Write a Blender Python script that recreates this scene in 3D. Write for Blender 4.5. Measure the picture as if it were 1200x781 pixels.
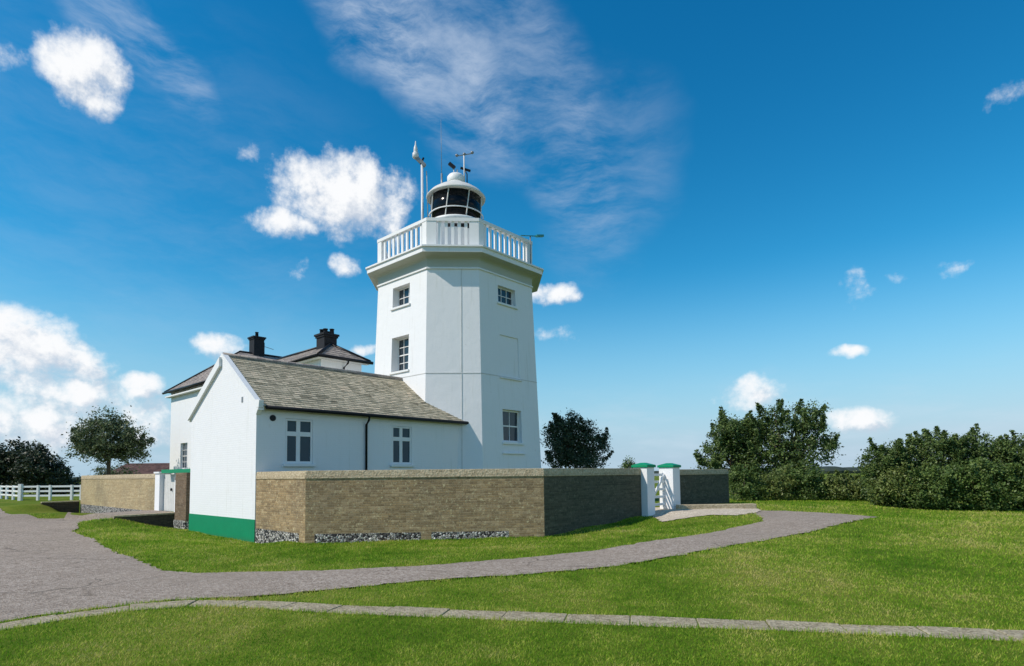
import bpy, bmesh, math, random
import numpy as np
from mathutils import Vector, Matrix
from mathutils.geometry import delaunay_2d_cdt
R = math.radians
rng = np.random.default_rng(7)
random.seed(7)
for o in list(bpy.data.objects): bpy.data.objects.remove(o)
SC = bpy.context.scene
COL = SC.collection

# ------------------------------------------------------------------ camera
EYE = 2.1
cam = bpy.data.cameras.new('camera')
cam.sensor_fit = 'HORIZONTAL'; cam.sensor_width = 36.0
cam.lens = 694.98 / 1200 * 36
cam.shift_y = 123.06 / 1200
cam.clip_start = 0.1; cam.clip_end = 9000
co = bpy.data.objects.new('camera', cam); COL.objects.link(co)
co.matrix_world = Matrix.Translation((0, 0, EYE)) @ Matrix.Rotation(R(90) + 0.061, 4, 'X') @ Matrix.Rotation(-0.0109, 4, 'Z')
SC.camera = co

# ------------------------------------------------------------------ sun and sky
SUN_EL = R(45); SUN_D = Vector((0.92, 0.39, 0)).normalized()      # the way the light travels over the ground
sun = bpy.data.lights.new('sun', 'SUN'); sun.energy = 3.65; sun.angle = R(0.53); sun.color = (1.0, 0.90, 0.79)
so = bpy.data.objects.new('sun', sun); COL.objects.link(so)
sd = Vector((SUN_D.x * math.cos(SUN_EL), SUN_D.y * math.cos(SUN_EL), -math.sin(SUN_EL)))
so.rotation_euler = sd.to_track_quat('-Z', 'Y').to_euler()
so.location = (-30, -10, 40)
SC.view_settings.view_transform = 'Standard'; SC.view_settings.look = 'None'
SC.view_settings.exposure = 0.25; SC.view_settings.gamma = 1.0; SC.view_settings.use_curve_mapping = False

class NT:
    """small helper that writes node trees"""
    def __init__(self, tree): self.t = tree; tree.nodes.clear()
    def n(self, typ, **kw):
        nd = self.t.nodes.new(typ)
        for k, v in kw.items(): setattr(nd, k, v)
        return nd
    def l(self, a, b): self.t.links.new(a, b)
    def put(self, sock, v):
        if hasattr(v, 'is_output'): self.l(v, sock)
        else: sock.default_value = v
    def m(self, op, a, b=0.0, c=None, clamp=False):
        nd = self.n('ShaderNodeMath', operation=op); nd.use_clamp = clamp
        self.put(nd.inputs[0], a); self.put(nd.inputs[1], b)
        if c is not None: self.put(nd.inputs[2], c)
        return nd.outputs[0]
    def vm(self, op, a, b=None):
        nd = self.n('ShaderNodeVectorMath', operation=op)
        self.put(nd.inputs[0], a)
        if b is not None: self.put(nd.inputs[3] if op == 'SCALE' else nd.inputs[1], b)
        return nd.outputs[0]
    def noise(self, vec, scale, detail=3.0, rough=0.5, dist=0.0):
        nd = self.n('ShaderNodeTexNoise')
        if vec is not None: self.l(vec, nd.inputs['Vector'])
        nd.inputs['Scale'].default_value = scale; nd.inputs['Detail'].default_value = detail
        nd.inputs['Roughness'].default_value = rough; nd.inputs['Distortion'].default_value = dist
        return nd
    def ramp(self, fac, stops, interp='LINEAR'):
        nd = self.n('ShaderNodeValToRGB'); cr = nd.color_ramp; cr.interpolation = interp
        while len(cr.elements) < len(stops): cr.elements.new(0.5)
        for e, (p, c) in zip(cr.elements, stops):
            e.position = p; e.color = (*c, 1) if len(c) == 3 else c
        self.l(fac, nd.inputs[0]); return nd.outputs[0]
    def mix(self, fac, a, b, mode='MIX'):
        nd = self.n('ShaderNodeMix', data_type='RGBA', blend_type=mode)
        self.put(nd.inputs[0], fac)
        self.put(nd.inputs[6], a if hasattr(a, 'is_output') else (*a, 1)); self.put(nd.inputs[7], b if hasattr(b, 'is_output') else (*b, 1))
        return nd.outputs[2]
    def sstep(self, x, lo, hi):
        nd = self.n('ShaderNodeMapRange', interpolation_type='SMOOTHSTEP')
        self.put(nd.inputs[0], x); self.put(nd.inputs[1], lo); self.put(nd.inputs[2], hi)
        nd.inputs[3].default_value = 0; nd.inputs[4].default_value = 1
        return nd.outputs[0]

SKY_STRENGTH = 0.1
def build_world():
    w = bpy.data.worlds.new('World'); SC.world = w; w.use_nodes = True
    T = NT(w.node_tree)
    sky = T.n('ShaderNodeTexSky', sky_type='NISHITA'); sky.sun_disc = False
    sky.sun_elevation = SUN_EL; sky.sun_rotation = math.atan2(-SUN_D.x, -SUN_D.y)
    sky.altitude = 0; sky.air_density = 1.0; sky.dust_density = 0.0; sky.ozone_density = 3.0
    tc = T.n('ShaderNodeTexCoord'); sep = T.n('ShaderNodeSeparateXYZ'); d = tc.outputs['Generated']
    T.l(d, sep.inputs[0])
    x, y, z = sep.outputs
    hyp = T.m('SQRT', T.m('ADD', T.m('MULTIPLY', x, x), T.m('MULTIPLY', y, y)))
    az = T.m('ARCTAN2', x, y); el = T.m('ARCTAN2', z, hyp)
    cmb = T.n('ShaderNodeCombineXYZ'); T.l(az, cmb.inputs[0]); T.l(el, cmb.inputs[1])
    ae = cmb.outputs[0]
    # polarised deep summer blue
    hsv = T.n('ShaderNodeHueSaturation'); hsv.inputs['Hue'].default_value = SKY_HUE; hsv.inputs['Saturation'].default_value = SKY_SAT
    hsv.inputs['Value'].default_value = SKY_VAL; T.l(sky.outputs[0], hsv.inputs['Color'])
    base = hsv.outputs[0]
    # deepen the blue as a polarising summer sky shows it: red falls away faster than green and blue with height
    sc_ = T.n('ShaderNodeSeparateColor'); T.l(base, sc_.inputs[0]); cc_ = T.n('ShaderNodeCombineColor')
    T.l(T.m('MULTIPLY', T.m('POWER', T.m('MULTIPLY', sc_.outputs[0], 0.1), 1.6), 22.0), cc_.inputs[0])
    T.l(T.m('MULTIPLY', T.m('POWER', T.m('MULTIPLY', sc_.outputs[1], 0.1), 1.12), 11.8), cc_.inputs[1])
    T.l(T.m('MULTIPLY', sc_.outputs[2], 1.05), cc_.inputs[2])
    base = T.mix(T.m('MULTIPLY', T.sstep(el, 0.34, -0.01), 0.96), cc_.outputs[0], (2.75, 4.75, 6.15))
    def warp(vec, amt, sc):
        nz = T.noise(vec, sc, 4.0, 0.55)
        return T.vm('ADD', vec, T.vm('SCALE', T.vm('SUBTRACT', nz.outputs['Color'], (0.5, 0.5, 0.5)), amt))
    def density(vec, banks):
        wv = warp(vec, 0.055, 9.0)
        s2 = T.n('ShaderNodeSeparateXYZ'); T.l(wv, s2.inputs[0])
        tot = None
        for (a0, e0, ra, re, st) in banks:
            dx = T.m('MULTIPLY', T.m('SUBTRACT', s2.outputs[0], a0), 1 / ra)
            dy = T.m('MULTIPLY', T.m('SUBTRACT', s2.outputs[1], e0), 1 / re)
            q = T.m('SUBTRACT', 1.0, T.m('ADD', T.m('MULTIPLY', dx, dx), T.m('MULTIPLY', dy, dy)))
            q = T.m('MULTIPLY', T.m('MAXIMUM', q, -1.6 / st), st)
            tot = q if tot is None else T.m('MAXIMUM', tot, q)
        f = T.noise(vec, 22.0, 10.0, 0.6)
        f2 = T.noise(T.vm('ADD', vec, (3.1, 1.7, 0)), 52.0, 5.0, 0.6)
        puff = T.m('ABSOLUTE', T.m('SUBTRACT', f2.outputs['Fac'], 0.5))                  # billows with dark creases
        return T.m('ADD', tot, T.m('ADD', T.m('MULTIPLY', T.m('SUBTRACT', f.outputs['Fac'], 0.51), 2.0), T.m('MULTIPLY', T.m('SUBTRACT', puff, 0.08), 0.8)))
    d0 = density(ae, CUMULUS)
    d1 = density(T.vm('ADD', ae, (-0.016, 0.020, 0)), [q for q in CUMULUS if q[4] > 0.55 and abs(q[0]) < 1])
    cov = T.sstep(d0, -0.05, 0.95)
    lit = T.sstep(T.m('SUBTRACT', d0, d1), -0.55, 0.3)
    ccol = T.mix(lit, CLOUD_SHADE, CLOUD_LIT)
    # cirrus: long combed streaks in patches
    wv = warp(ae, 0.12, 3.0)
    mp = T.n('ShaderNodeMapping'); T.l(wv, mp.inputs['Vector']); mp.inputs['Rotation'].default_value = (0, 0, R(52)); mp.inputs['Scale'].default_value = (5.0, 17.0, 1)
    st = T.noise(mp.outputs[0], 1.0, 9.0, 0.66)
    s3 = T.n('ShaderNodeSeparateXYZ'); T.l(warp(ae, 0.10, 6.0), s3.inputs[0])
    pm = None
    for (a0, e0, ra, re, rot, k) in CIRRUS:
        c_, s_ = math.cos(rot), math.sin(rot)
        dx = T.m('SUBTRACT', s3.outputs[0], a0); dy = T.m('SUBTRACT', s3.outputs[1], e0)
        p = T.m('MULTIPLY', T.m('ADD', T.m('MULTIPLY', dx, c_), T.m('MULTIPLY', dy, s_)), 1 / ra)
        q = T.m('MULTIPLY', T.m('SUBTRACT', T.m('MULTIPLY', dy, c_), T.m('MULTIPLY', dx, s_)), 1 / re)
        mk = T.m('MULTIPLY', T.sstep(T.m('SUBTRACT', 1.0, T.m('ADD', T.m('MULTIPLY', p, p), T.m('MULTIPLY', q, q))), 0.0, 1.0), k)
        pm = mk if pm is None else T.m('ADD', pm, mk)
    cir = T.m('MULTIPLY', T.sstep(st.outputs['Fac'], 0.33, 0.75), pm, clamp=True)
    sk = T.mix(cir, base, CIRRUS_COL)
    # pale band of far cloud low over the horizon
    hz = T.m('MULTIPLY', T.sstep(T.noise(T.vm('MULTIPLY', ae, (4.0, 16.0, 1.0)), 2.0, 6.0, 0.6).outputs['Fac'], 0.42, 0.7), T.m('MULTIPLY', T.sstep(el, 0.17, 0.02), 0.4))
    sk = T.mix(hz, sk, HORIZON_COL)
    sk = T.mix(cov, sk, ccol)
    bg = T.n('ShaderNodeBackground'); T.l(sk, bg.inputs[0]); bg.inputs[1].default_value = SKY_STRENGTH
    out = T.n('ShaderNodeOutputWorld'); T.l(bg.outputs[0], out.inputs[0])
SKY_HUE, SKY_SAT, SKY_VAL = 0.488, 1.32, 1.17
CLOUD_LIT, CLOUD_SHADE = (8.15, 8.25, 8.4), (4.9, 5.5, 6.4)
CIRRUS_COL, HORIZON_COL = (5.0, 5.8, 7.0), (5.0, 6.2, 7.2)
# cumulus banks and cirrus fields by compass bearing and height above the horizon (radians)
CUMULUS = [
    (-0.6436, 0.5229, 0.0581, 0.0478, 1.10),
    (-0.6179, 0.4942, 0.0278, 0.0239, 0.90),
    (-0.2833, 0.4377, 0.1278, 0.0696, 1.10),
    (-0.3690, 0.3870, 0.0574, 0.0297, 1.00),
    (-0.2068, 0.4358, 0.0602, 0.0615, 0.80),
    (-0.2758, 0.3391, 0.0274, 0.0187, 0.70),
    (0.0758, 0.3014, 0.0554, 0.0227, 1.00),
    (-0.6961, 0.1737, 0.0751, 0.0538, 1.10),
    (-0.6418, 0.1632, 0.0502, 0.0384, 0.90),
    (-0.6545, 0.1220, 0.1077, 0.0357, 0.80),
    (-0.6801, 0.0785, 0.1229, 0.0526, 0.75),
    (-0.5621, 0.1348, 0.0372, 0.0231, 1.00),
    (-0.4640, 0.1959, 0.0443, 0.0241, 1.00),
    (-0.5398, 0.0809, 0.0595, 0.0525, 0.60),
    (-0.2382, 0.2057, 0.0246, 0.0138, 0.80),
    (0.3918, 0.1155, 0.0581, 0.0297, 0.80),
    (0.5325, 0.0713, 0.0504, 0.0236, 0.90),
    (0.5227, 0.1788, 0.0318, 0.0124, 0.80),
    (0.5447, 0.2619, 0.0312, 0.0185, 0.32),
    (0.5790, 0.2724, 0.0207, 0.0116, 0.30),
    (0.7214, 0.4498, 0.0283, 0.0145, 0.28),
    (0.6538, 0.2746, 0.0186, 0.0110, 0.22),
    (-0.4333, 0.4776, 0.0178, 0.0159, 0.28),
    (-0.3487, 0.3174, 0.0189, 0.0156, 0.26),
    (-0.7190, 0.5067, 0.0229, 0.0149, 0.33),
    (0.0674, 0.2330, 0.0390, 0.0156, 0.32),
    (1.750, 0.380, 0.240, 0.130, 1.00),  # from here on: unseen clouds out of view, added to brighten shaded walls
    (2.450, 0.480, 0.300, 0.170, 1.00),
    (2.950, 0.300, 0.240, 0.120, 1.00),
    (2.200, 0.160, 0.400, 0.060, 1.00),
    (-2.900, 0.600, 0.250, 0.160, 1.00),
    (1.900, 0.850, 0.350, 0.140, 0.90),
]
CIRRUS = [
    (-0.6137, 0.3587, 0.5526, 0.3421, 0.00, 0.10),
    (-0.1418, 0.6355, 0.2500, 0.0987, -0.75, 0.60),
    (0.0439, 0.5863, 0.2500, 0.1118, -1.00, 0.40),
    (0.1741, 0.4889, 0.1382, 0.1645, -0.60, 0.21),
    (-0.5682, 0.5641, 0.1447, 0.0500, -0.60, 0.48),
    (0.1354, 0.3807, 0.1053, 0.1053, -0.50, 0.14),
    (-0.2432, 0.6657, 0.1316, 0.0789, -0.50, 0.48),
    (0.3983, 0.1231, 0.0789, 0.0395, 0.00, 0.24),
]

build_world()

# ------------------------------------------------------------------ lie of the land
PSI = 0.8373
UX = np.array([math.cos(PSI), math.sin(PSI)]); VX = np.array([-UX[1], UX[0]]); P0 = np.array([-8.0956, 18.7212])
def W2(a, b): return P0 + a * UX + b * VX          # along the cottage, across it -> ground plan
HC = [(*W2(0, 0), .02), (*W2(0, 2.7), .05), (*W2(0, 5.4), .1), (*W2(.7, 8.2), .0), (*W2(0, -3.1), .22), (*W2(2.4, -5.5), .27), (*W2(4.7, -7.9), .3),
      (*W2(7.5, -7.9), .42), (*W2(10.2, -7.9), .55), (*W2(11.5, -8.2), .72), (*W2(13.5, -8.4), .74), (*W2(18, -8.2), .7), (*W2(14, -4), .75),
      (*W2(-1.5, 8.8), .58), (*W2(-1.0, 8.3), .36), (*W2(-.4, 8.1), .14), (*W2(.2, 7.9), .0), (*W2(-1.4, 7.2), .28), (*W2(-2.4, 10.6), .33), (*W2(-3, 4), .25), (*W2(-2.5, 0), .22), (*W2(-2.5, -4), .3),
      (*W2(.4, 13), .3), (*W2(.4, 18), .05), (*W2(.4, 24), -.06), (*W2(-1.6, 24.4), .72), (*W2(-1.2, 23), .25), (*W2(-4, 22), .3),
      (*W2(1.5, 27), .6), (-34, 44, .55), (-40, 40, .55), (-30, 28, .45),
      (0, 0, .4), (0, 8, .38), (-6, 8, .35), (7, 8, .4), (-10, 12, .34), (0, 12, .36), (-15, 18, .33), (-20, 22, .35), (6, 12, .45), (12, 12, .45), (4, 16, .48),
      (9, 20, .66), (12, 24, .72), (16, 30, .7), (14, 20, .55), (18, 24, .5), (24, 24, .45), (20, 16, .42), (-30, 10, .4), (30, 8, .4), (0, -12, .4), (-24, -8, .4), (24, -8, .4), (0, 40, .6), (30, 50, .5), (-60, 60, .5), (60, 60, .4), (0, 80, .5)]
HCA = np.array(HC)
def H(x, y):
    x = np.asarray(x, float); y = np.asarray(y, float)
    num = np.zeros(np.broadcast(x, y).shape); den = num.copy()
    for cx, cy, cz in HCA:
        w = 1.0 / ((x - cx) ** 2 + (y - cy) ** 2 + 0.5) ** 2
        num = num + w * cz; den = den + w
    return num / den


# ------------------------------------------------------------------ materials
def mat(name):
    m = bpy.data.materials.new(name); m.use_nodes = True
    T = NT(m.node_tree); b = T.n('ShaderNodeBsdfPrincipled'); b.inputs['Specular IOR Level'].default_value = 0.2; o = T.n('ShaderNodeOutputMaterial'); T.l(b.outputs[0], o.inputs[0])
    return m, T, b
def bump(T, b, h, strength=0.3, dist=0.02):
    n = T.n('ShaderNodeBump'); T.put(n.inputs['Height'], h); n.inputs['Strength'].default_value = strength; n.inputs['Distance'].default_value = dist
    T.l(n.outputs[0], b.inputs['Normal'])
def plain(name, col, rough=0.5, var=0.12, scale=6.0, metal=0.0, bmp=0.1):
    m, T, b = mat(name)
    tc = T.n('ShaderNodeTexCoord'); nz = T.noise(tc.outputs['Object'], scale, 5.0, 0.6)
    T.l(T.mix(nz.outputs['Fac'], tuple(c * (1 - var) for c in col), tuple(min(1, c * (1 + var)) for c in col)), b.inputs['Base Color'])
    b.inputs['Roughness'].default_value = rough; b.inputs['Metallic'].default_value = metal
    if bmp: bump(T, b, T.noise(tc.outputs['Object'], scale * 6, 4.0, 0.6).outputs['Fac'], bmp, 0.01)
    return m
def m_white(name, col, brickwork=False):
    m, T, b = mat(name)
    tc = T.n('ShaderNodeTexCoord'); ob = tc.outputs['Object']
    n1 = T.noise(ob, 0.7, 5.0, 0.6).outputs['Fac']
    mp = T.n('ShaderNodeMapping'); T.l(ob, mp.inputs[0]); mp.inputs['Scale'].default_value = (5.5, 5.5, 0.35)
    drip = T.noise(mp.outputs[0], 1.0, 5.0, 0.65).outputs['Fac']              # faint rain streaks
    c = T.mix(n1, tuple(x * 0.955 for x in col), col)
    c = T.mix(T.m('MULTIPLY', T.sstep(drip, 0.54, 0.80), 0.36), c, (0.52, 0.52, 0.45))
    spots = T.noise(ob, 3.4, 6.0, 0.7).outputs['Fac']
    c = T.mix(T.m('MULTIPLY', T.sstep(spots, 0.64, 0.76), 0.5), c, (0.45, 0.43, 0.38))
    T.l(c, b.inputs['Base Color']); b.inputs['Roughness'].default_value = 0.65
    h = T.m('ADD', T.noise(ob, 22.0, 5.0, 0.6).outputs['Fac'], T.m('MULTIPLY', T.noise(ob, 2.6, 4.0, 0.55).outputs['Fac'], 3.0))   # uneven trowelling
    if brickwork:
        bk = T.n('ShaderNodeTexBrick'); T.l(tc.outputs['UV'], bk.inputs['Vector']); bk.inputs['Scale'].default_value = 1.0
        bk.inputs['Brick Width'].default_value = 0.225; bk.inputs['Row Height'].default_value = 0.075; bk.inputs['Mortar Size'].default_value = 0.008; bk.inputs['Mortar Smooth'].default_value = 0.6
        bk.inputs['Color1'].default_value = (1, 1, 1, 1); bk.inputs['Color2'].default_value = (.8, .8, .8, 1); bk.inputs['Mortar'].default_value = (0, 0, 0, 1)
        h = T.m('ADD', T.m('MULTIPLY', bk.outputs['Color'], 0.7), T.m('MULTIPLY', h, 0.6))
    bump(T, b, h, 0.35, 0.012)
    return m
def m_brick(name, c1, c2, c3, mortar, moss=0.25):
    m, T, b = mat(name)
    tc = T.n('ShaderNodeTexCoord')
    wv = T.vm('ADD', tc.outputs['UV'], T.vm('SCALE', T.noise(tc.outputs['UV'], 3.0, 3.0).outputs['Color'], 0.02))
    def bricks(a, bb, mo):
        bk = T.n('ShaderNodeTexBrick'); T.l(wv, bk.inputs['Vector']); bk.inputs['Scale'].default_value = 1.0
        bk.inputs['Brick Width'].default_value = 0.20; bk.inputs['Row Height'].default_value = 0.066
        bk.inputs['Mortar Size'].default_value = 0.007; bk.inputs['Mortar Smooth'].default_value = 0.4; bk.inputs['Bias'].default_value = 0.0
        bk.inputs['Color1'].default_value = (*a, 1); bk.inputs['Color2'].default_value = (*bb, 1); bk.inputs['Mortar'].default_value = (*mo, 1)
        return bk
    bk = bricks(c1, c2, mortar)
    # single odd bricks, weathering bands, lichen
    cell = T.n('ShaderNodeMapping'); T.l(wv, cell.inputs[0]); cell.inputs['Scale'].default_value = (1 / 0.20, 1 / 0.066, 1)
    vo = T.n('ShaderNodeTexWhiteNoise', noise_dimensions='2D'); T.l(T.vm('FLOOR', cell.outputs[0]), vo.inputs['Vector'])
    c = T.mix(T.m('MULTIPLY', T.sstep(vo.outputs['Value'], 0.5, 1.0), 0.45), bk.outputs['Color'], c3)
    big = T.noise(tc.outputs['Object'], 0.55, 6.0, 0.65).outputs['Fac']
    c = T.mix(T.sstep(big, 0.4, 0.72), c, T.mix(0.45, c, (0.13, 0.115, 0.085)))
    mid = T.noise(tc.outputs['Object'], 4.5, 6.0, 0.7).outputs['Fac']
    c = T.mix(T.m('MULTIPLY', T.sstep(mid, 0.55, 0.75), moss), c, (0.33, 0.31, 0.24))
    fine = T.noise(tc.outputs['Object'], 16.0, 5.0, 0.8).outputs['Fac']
    c = T.mix(T.m('MULTIPLY', T.sstep(fine, 0.5, 0.68), 0.75), c, tuple(x * 0.30 for x in c1))
    fin2 = T.noise(T.vm('ADD', tc.outputs['Object'], (7.3, 1.1, 4.2)), 11.0, 5.0, 0.8).outputs['Fac']
    c = T.mix(T.m('MULTIPLY', T.sstep(fin2, 0.54, 0.68), 0.8), c, tuple(min(.7, x * 1.5) for x in c3))
    sp3 = T.n('ShaderNodeSeparateXYZ'); T.l(tc.outputs['UV'], sp3.inputs[0])
    cr3 = T.n('ShaderNodeMapping'); T.l(tc.outputs['UV'], cr3.inputs[0]); cr3.inputs['Scale'].default_value = (0.5, 13.0, 1)
    crs = T.noise(cr3.outputs[0], 1.0, 3.0, 0.6).outputs['Fac']                       # odd darker courses
    c = T.mix(T.m('MULTIPLY', T.sstep(crs, 0.5, 0.72), 0.45), c, tuple(x * 0.5 for x in c2))
    T.l(c, b.inputs['Base Color']); b.inputs['Roughness'].default_value = 0.9
    hh = T.m('ADD', bk.outputs['Fac'], T.m('MULTIPLY', fine, -0.8))
    bump(T, b, T.m('MULTIPLY', hh, -1.0), 0.7, 0.012)
    return m
def m_slate(name, cols, w, h):
    m, T, b = mat(name)
    tc = T.n('ShaderNodeTexCoord')
    bk = T.n('ShaderNodeTexBrick'); T.l(tc.outputs['UV'], bk.inputs['Vector']); bk.inputs['Scale'].default_value = 1.0
    bk.inputs['Brick Width'].default_value = w; bk.inputs['Row Height'].default_value = h; bk.inputs['Mortar Size'].default_value = 0.006; bk.inputs['Mortar Smooth'].default_value = 0.2
    for k, c in zip(('Color1', 'Color2'), ((0, 0, 0), (1, 1, 1))): bk.inputs[k].default_value = (*c, 1)
    bk.inputs['Mortar'].default_value = (0.5, 0.5, 0.5, 1)
    nz = T.noise(tc.outputs['UV'], 1.4, 6.0, 0.7).outputs['Fac']
    f = T.m('ADD', T.m('MULTIPLY', bk.outputs['Color'], 0.55), T.m('MULTIPLY', nz, 0.6))
    c = T.ramp(f, [(0.22, cols[0]), (0.42, cols[1]), (0.6, cols[2]), (0.78, cols[3]), (0.95, cols[4])])
    lich = T.noise(tc.outputs['UV'], 9.0, 6.0, 0.7).outputs['Fac']
    c = T.mix(T.m('MULTIPLY', T.sstep(lich, 0.56, 0.7), 0.5), c, cols[5])
    c = T.mix(T.m('MULTIPLY', bk.outputs['Fac'], 0.8), c, (0.02, 0.02, 0.02))
    T.l(c, b.inputs['Base Color']); b.inputs['Roughness'].default_value = 0.75
    bump(T, b, T.m('SUBTRACT', lich, bk.outputs['Fac']), 0.5, 0.01)
    return m
def m_flint(name):
    m, T, b = mat(name)
    tc = T.n('ShaderNodeTexCoord')
    vo = T.n('ShaderNodeTexVoronoi', feature='F1'); T.l(tc.outputs['UV'], vo.inputs['Vector']); vo.inputs['Scale'].default_value = 19.0
    ve = T.n('ShaderNodeTexVoronoi', feature='DISTANCE_TO_EDGE'); T.l(tc.outputs['UV'], ve.inputs['Vector']); ve.inputs['Scale'].default_value = 19.0
    s = T.n('ShaderNodeSeparateColor'); T.l(vo.outputs['Color'], s.inputs[0])
    c = T.ramp(s.outputs[0], [(0.0, (0.03, 0.03, 0.035)), (0.3, (0.1, 0.1, 0.1)), (0.45, (0.45, 0.43, 0.4)), (0.75, (0.7, 0.68, 0.62)), (1.0, (0.2, 0.18, 0.15))], 'CONSTANT')
    c = T.mix(T.sstep(ve.outputs['Distance'], 0.06, 0.02), c, (0.12, 0.11, 0.095))
    T.l(c, b.inputs['Base Color']); b.inputs['Roughness'].default_value = 0.6
    bump(T, b, T.sstep(ve.outputs['Distance'], 0.0, 0.3), 1.0, 0.03)
    return m
def m_ground(name):
    m, T, b = mat(name)
    tc = T.n('ShaderNodeTexCoord'); ob = tc.outputs['Object']
    a = T.noise(ob, 0.35, 6.0, 0.65).outputs['Fac']; f = T.noise(ob, 14.0, 6.0, 0.75).outputs['Fac']
    c = T.ramp(a, [(0.3, (0.09, 0.15, 0.016)), (0.5, (0.14, 0.20, 0.022)), (0.68, (0.24, 0.24, 0.05))])
    c = T.mix(T.sstep(f, 0.35, 0.7), T.mix(0.5, c, (0.05, 0.08, 0.01)), c)
    T.l(c, b.inputs['Base Color']); b.inputs['Roughness'].default_value = 0.9
    bump(T, b, f, 0.8, 0.04); b.inputs['Specular IOR Level'].default_value = 0.03
    return m
def m_blade(name, tint=(1, 1, 1)):
    m, T, b = mat(name)
    g = T.n('ShaderNodeNewGeometry'); tc = T.n('ShaderNodeTexCoord')
    a = T.noise(tc.outputs['Object'], 0.33, 5.0, 0.65).outputs['Fac']
    a2 = T.noise(tc.outputs['Object'], 1.7, 5.0, 0.65).outputs['Fac']
    f = T.m('ADD', T.m('SUBTRACT', T.m('ADD', T.m('MULTIPLY', a, 1.15), T.m('MULTIPLY', a2, 0.75)), 0.37), T.m('MULTIPLY', T.m('SUBTRACT', g.outputs['Random Per Island'], 0.5), 0.36))
    a3 = T.noise(T.vm('ADD', tc.outputs['Object'], (11, 5, 0)), 0.8, 3.0, 0.6).outputs['Fac']
    f = T.m('SUBTRACT', f, T.m('MULTIPLY', T.sstep(a3, 0.58, 0.70), 0.20))
    c = T.ramp(f, [(0.34, (0.10, 0.23, 0.016)), (0.50, (0.21, 0.38, 0.024)), (0.62, (0.34, 0.46, 0.05)), (0.74, (0.54, 0.54, 0.12)), (0.9, (0.66, 0.55, 0.22))])
    T.l(c, b.inputs['Base Color']); b.inputs['Roughness'].default_value = 0.6; b.inputs['Specular IOR Level'].default_value = 0.06
    tr = T.n('ShaderNodeBsdfTranslucent'); T.l(c, tr.inputs[0]); mx = T.n('ShaderNodeMixShader'); mx.inputs[0].default_value = 0.45
    T.l(b.outputs[0], mx.inputs[1]); T.l(tr.outputs[0], mx.inputs[2]); T.l(mx.outputs[0], T.t.nodes['Material Output'].inputs[0])
    return m
def m_leaf(name, dark, mid, light, trans=0.25):
    m, T, b = mat(name)
    g = T.n('ShaderNodeNewGeometry'); tc = T.n('ShaderNodeTexCoord')
    a = T.noise(tc.outputs['Object'], 1.1, 4.0, 0.6).outputs['Fac']
    f = T.m('ADD', T.m('MULTIPLY', a, 0.6), T.m('MULTIPLY', g.outputs['Random Per Island'], 0.45))
    c = T.ramp(f, [(0.3, dark), (0.52, mid), (0.78, light)])
    T.l(c, b.inputs['Base Color']); b.inputs['Roughness'].default_value = 0.5; b.inputs['Specular IOR Level'].default_value = 0.35
    tr = T.n('ShaderNodeBsdfTranslucent'); T.l(c, tr.inputs[0]); mx = T.n('ShaderNodeMixShader'); mx.inputs[0].default_value = trans
    T.l(b.outputs[0], mx.inputs[1]); T.l(tr.outputs[0], mx.inputs[2]); T.l(mx.outputs[0], T.t.nodes['Material Output'].inputs[0])
    return m
def m_asphalt(name, c1, c2, c3, speck=55.0):
    m, T, b = mat(name)
    tc = T.n('ShaderNodeTexCoord'); ob = tc.outputs['Object']
    vo = T.n('ShaderNodeTexVoronoi', feature='F1'); T.l(ob, vo.inputs['Vector']); vo.inputs['Scale'].default_value = speck
    s = T.n('ShaderNodeSeparateColor'); T.l(vo.outputs['Color'], s.inputs[0])
    c = T.ramp(s.outputs[0], [(0.0, c1), (0.5, c2), (1.0, c3)])
    vo2 = T.n('ShaderNodeTexVoronoi', feature='F1'); T.l(ob, vo2.inputs['Vector']); vo2.inputs['Scale'].default_value = speck * 0.3
    s2 = T.n('ShaderNodeSeparateColor'); T.l(vo2.outputs['Color'], s2.inputs[0])
    c = T.mix(T.m('MULTIPLY', T.sstep(s2.outputs[1], 0.6, 1.0), 0.4), c, c3)
    a = T.noise(ob, 0.8, 6.0, 0.7).outputs['Fac']
    c = T.mix(T.m('MULTIPLY', T.sstep(a, 0.45, 0.75), 0.4), c, tuple(x * 0.62 for x in c2))
    a3 = T.noise(ob, 5.0, 5.0, 0.7).outputs['Fac']
    c = T.mix(T.m('MULTIPLY', T.sstep(a3, 0.5, 0.8), 0.3), c, tuple(min(1, x * 1.4) for x in c3))
    if speck == 42.0:                                                                 # cracks and patched seams in the drive
        cv = T.n('ShaderNodeTexVoronoi', feature='DISTANCE_TO_EDGE'); T.l(T.vm('ADD', ob, T.vm('SCALE', T.noise(ob, 1.2, 4.0).outputs['Color'], 0.9)), cv.inputs['Vector']); cv.inputs['Scale'].default_value = 0.42
        ck = T.m('MULTIPLY', T.sstep(cv.outputs['Distance'], 0.016, 0.004), T.sstep(T.noise(ob, 0.5, 3.0).outputs['Fac'], 0.42, 0.6))
        c = T.mix(T.m('MULTIPLY', ck, 0.7), c, (0.05, 0.045, 0.035))
        big = T.noise(ob, 0.22, 4.0, 0.6).outputs['Fac']
        c = T.mix(T.m('MULTIPLY', T.sstep(big, 0.35, 0.65), 0.35), c, (0.30, 0.25, 0.20))
    T.l(c, b.inputs['Base Color']); b.inputs['Roughness'].default_value = 0.9
    bump(T, b, T.m('ADD', vo.outputs['Distance'], T.m('MULTIPLY', a3, 0.4)), 0.6, 0.02); b.inputs['Specular IOR Level'].default_value = 0.05
    return m
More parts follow.
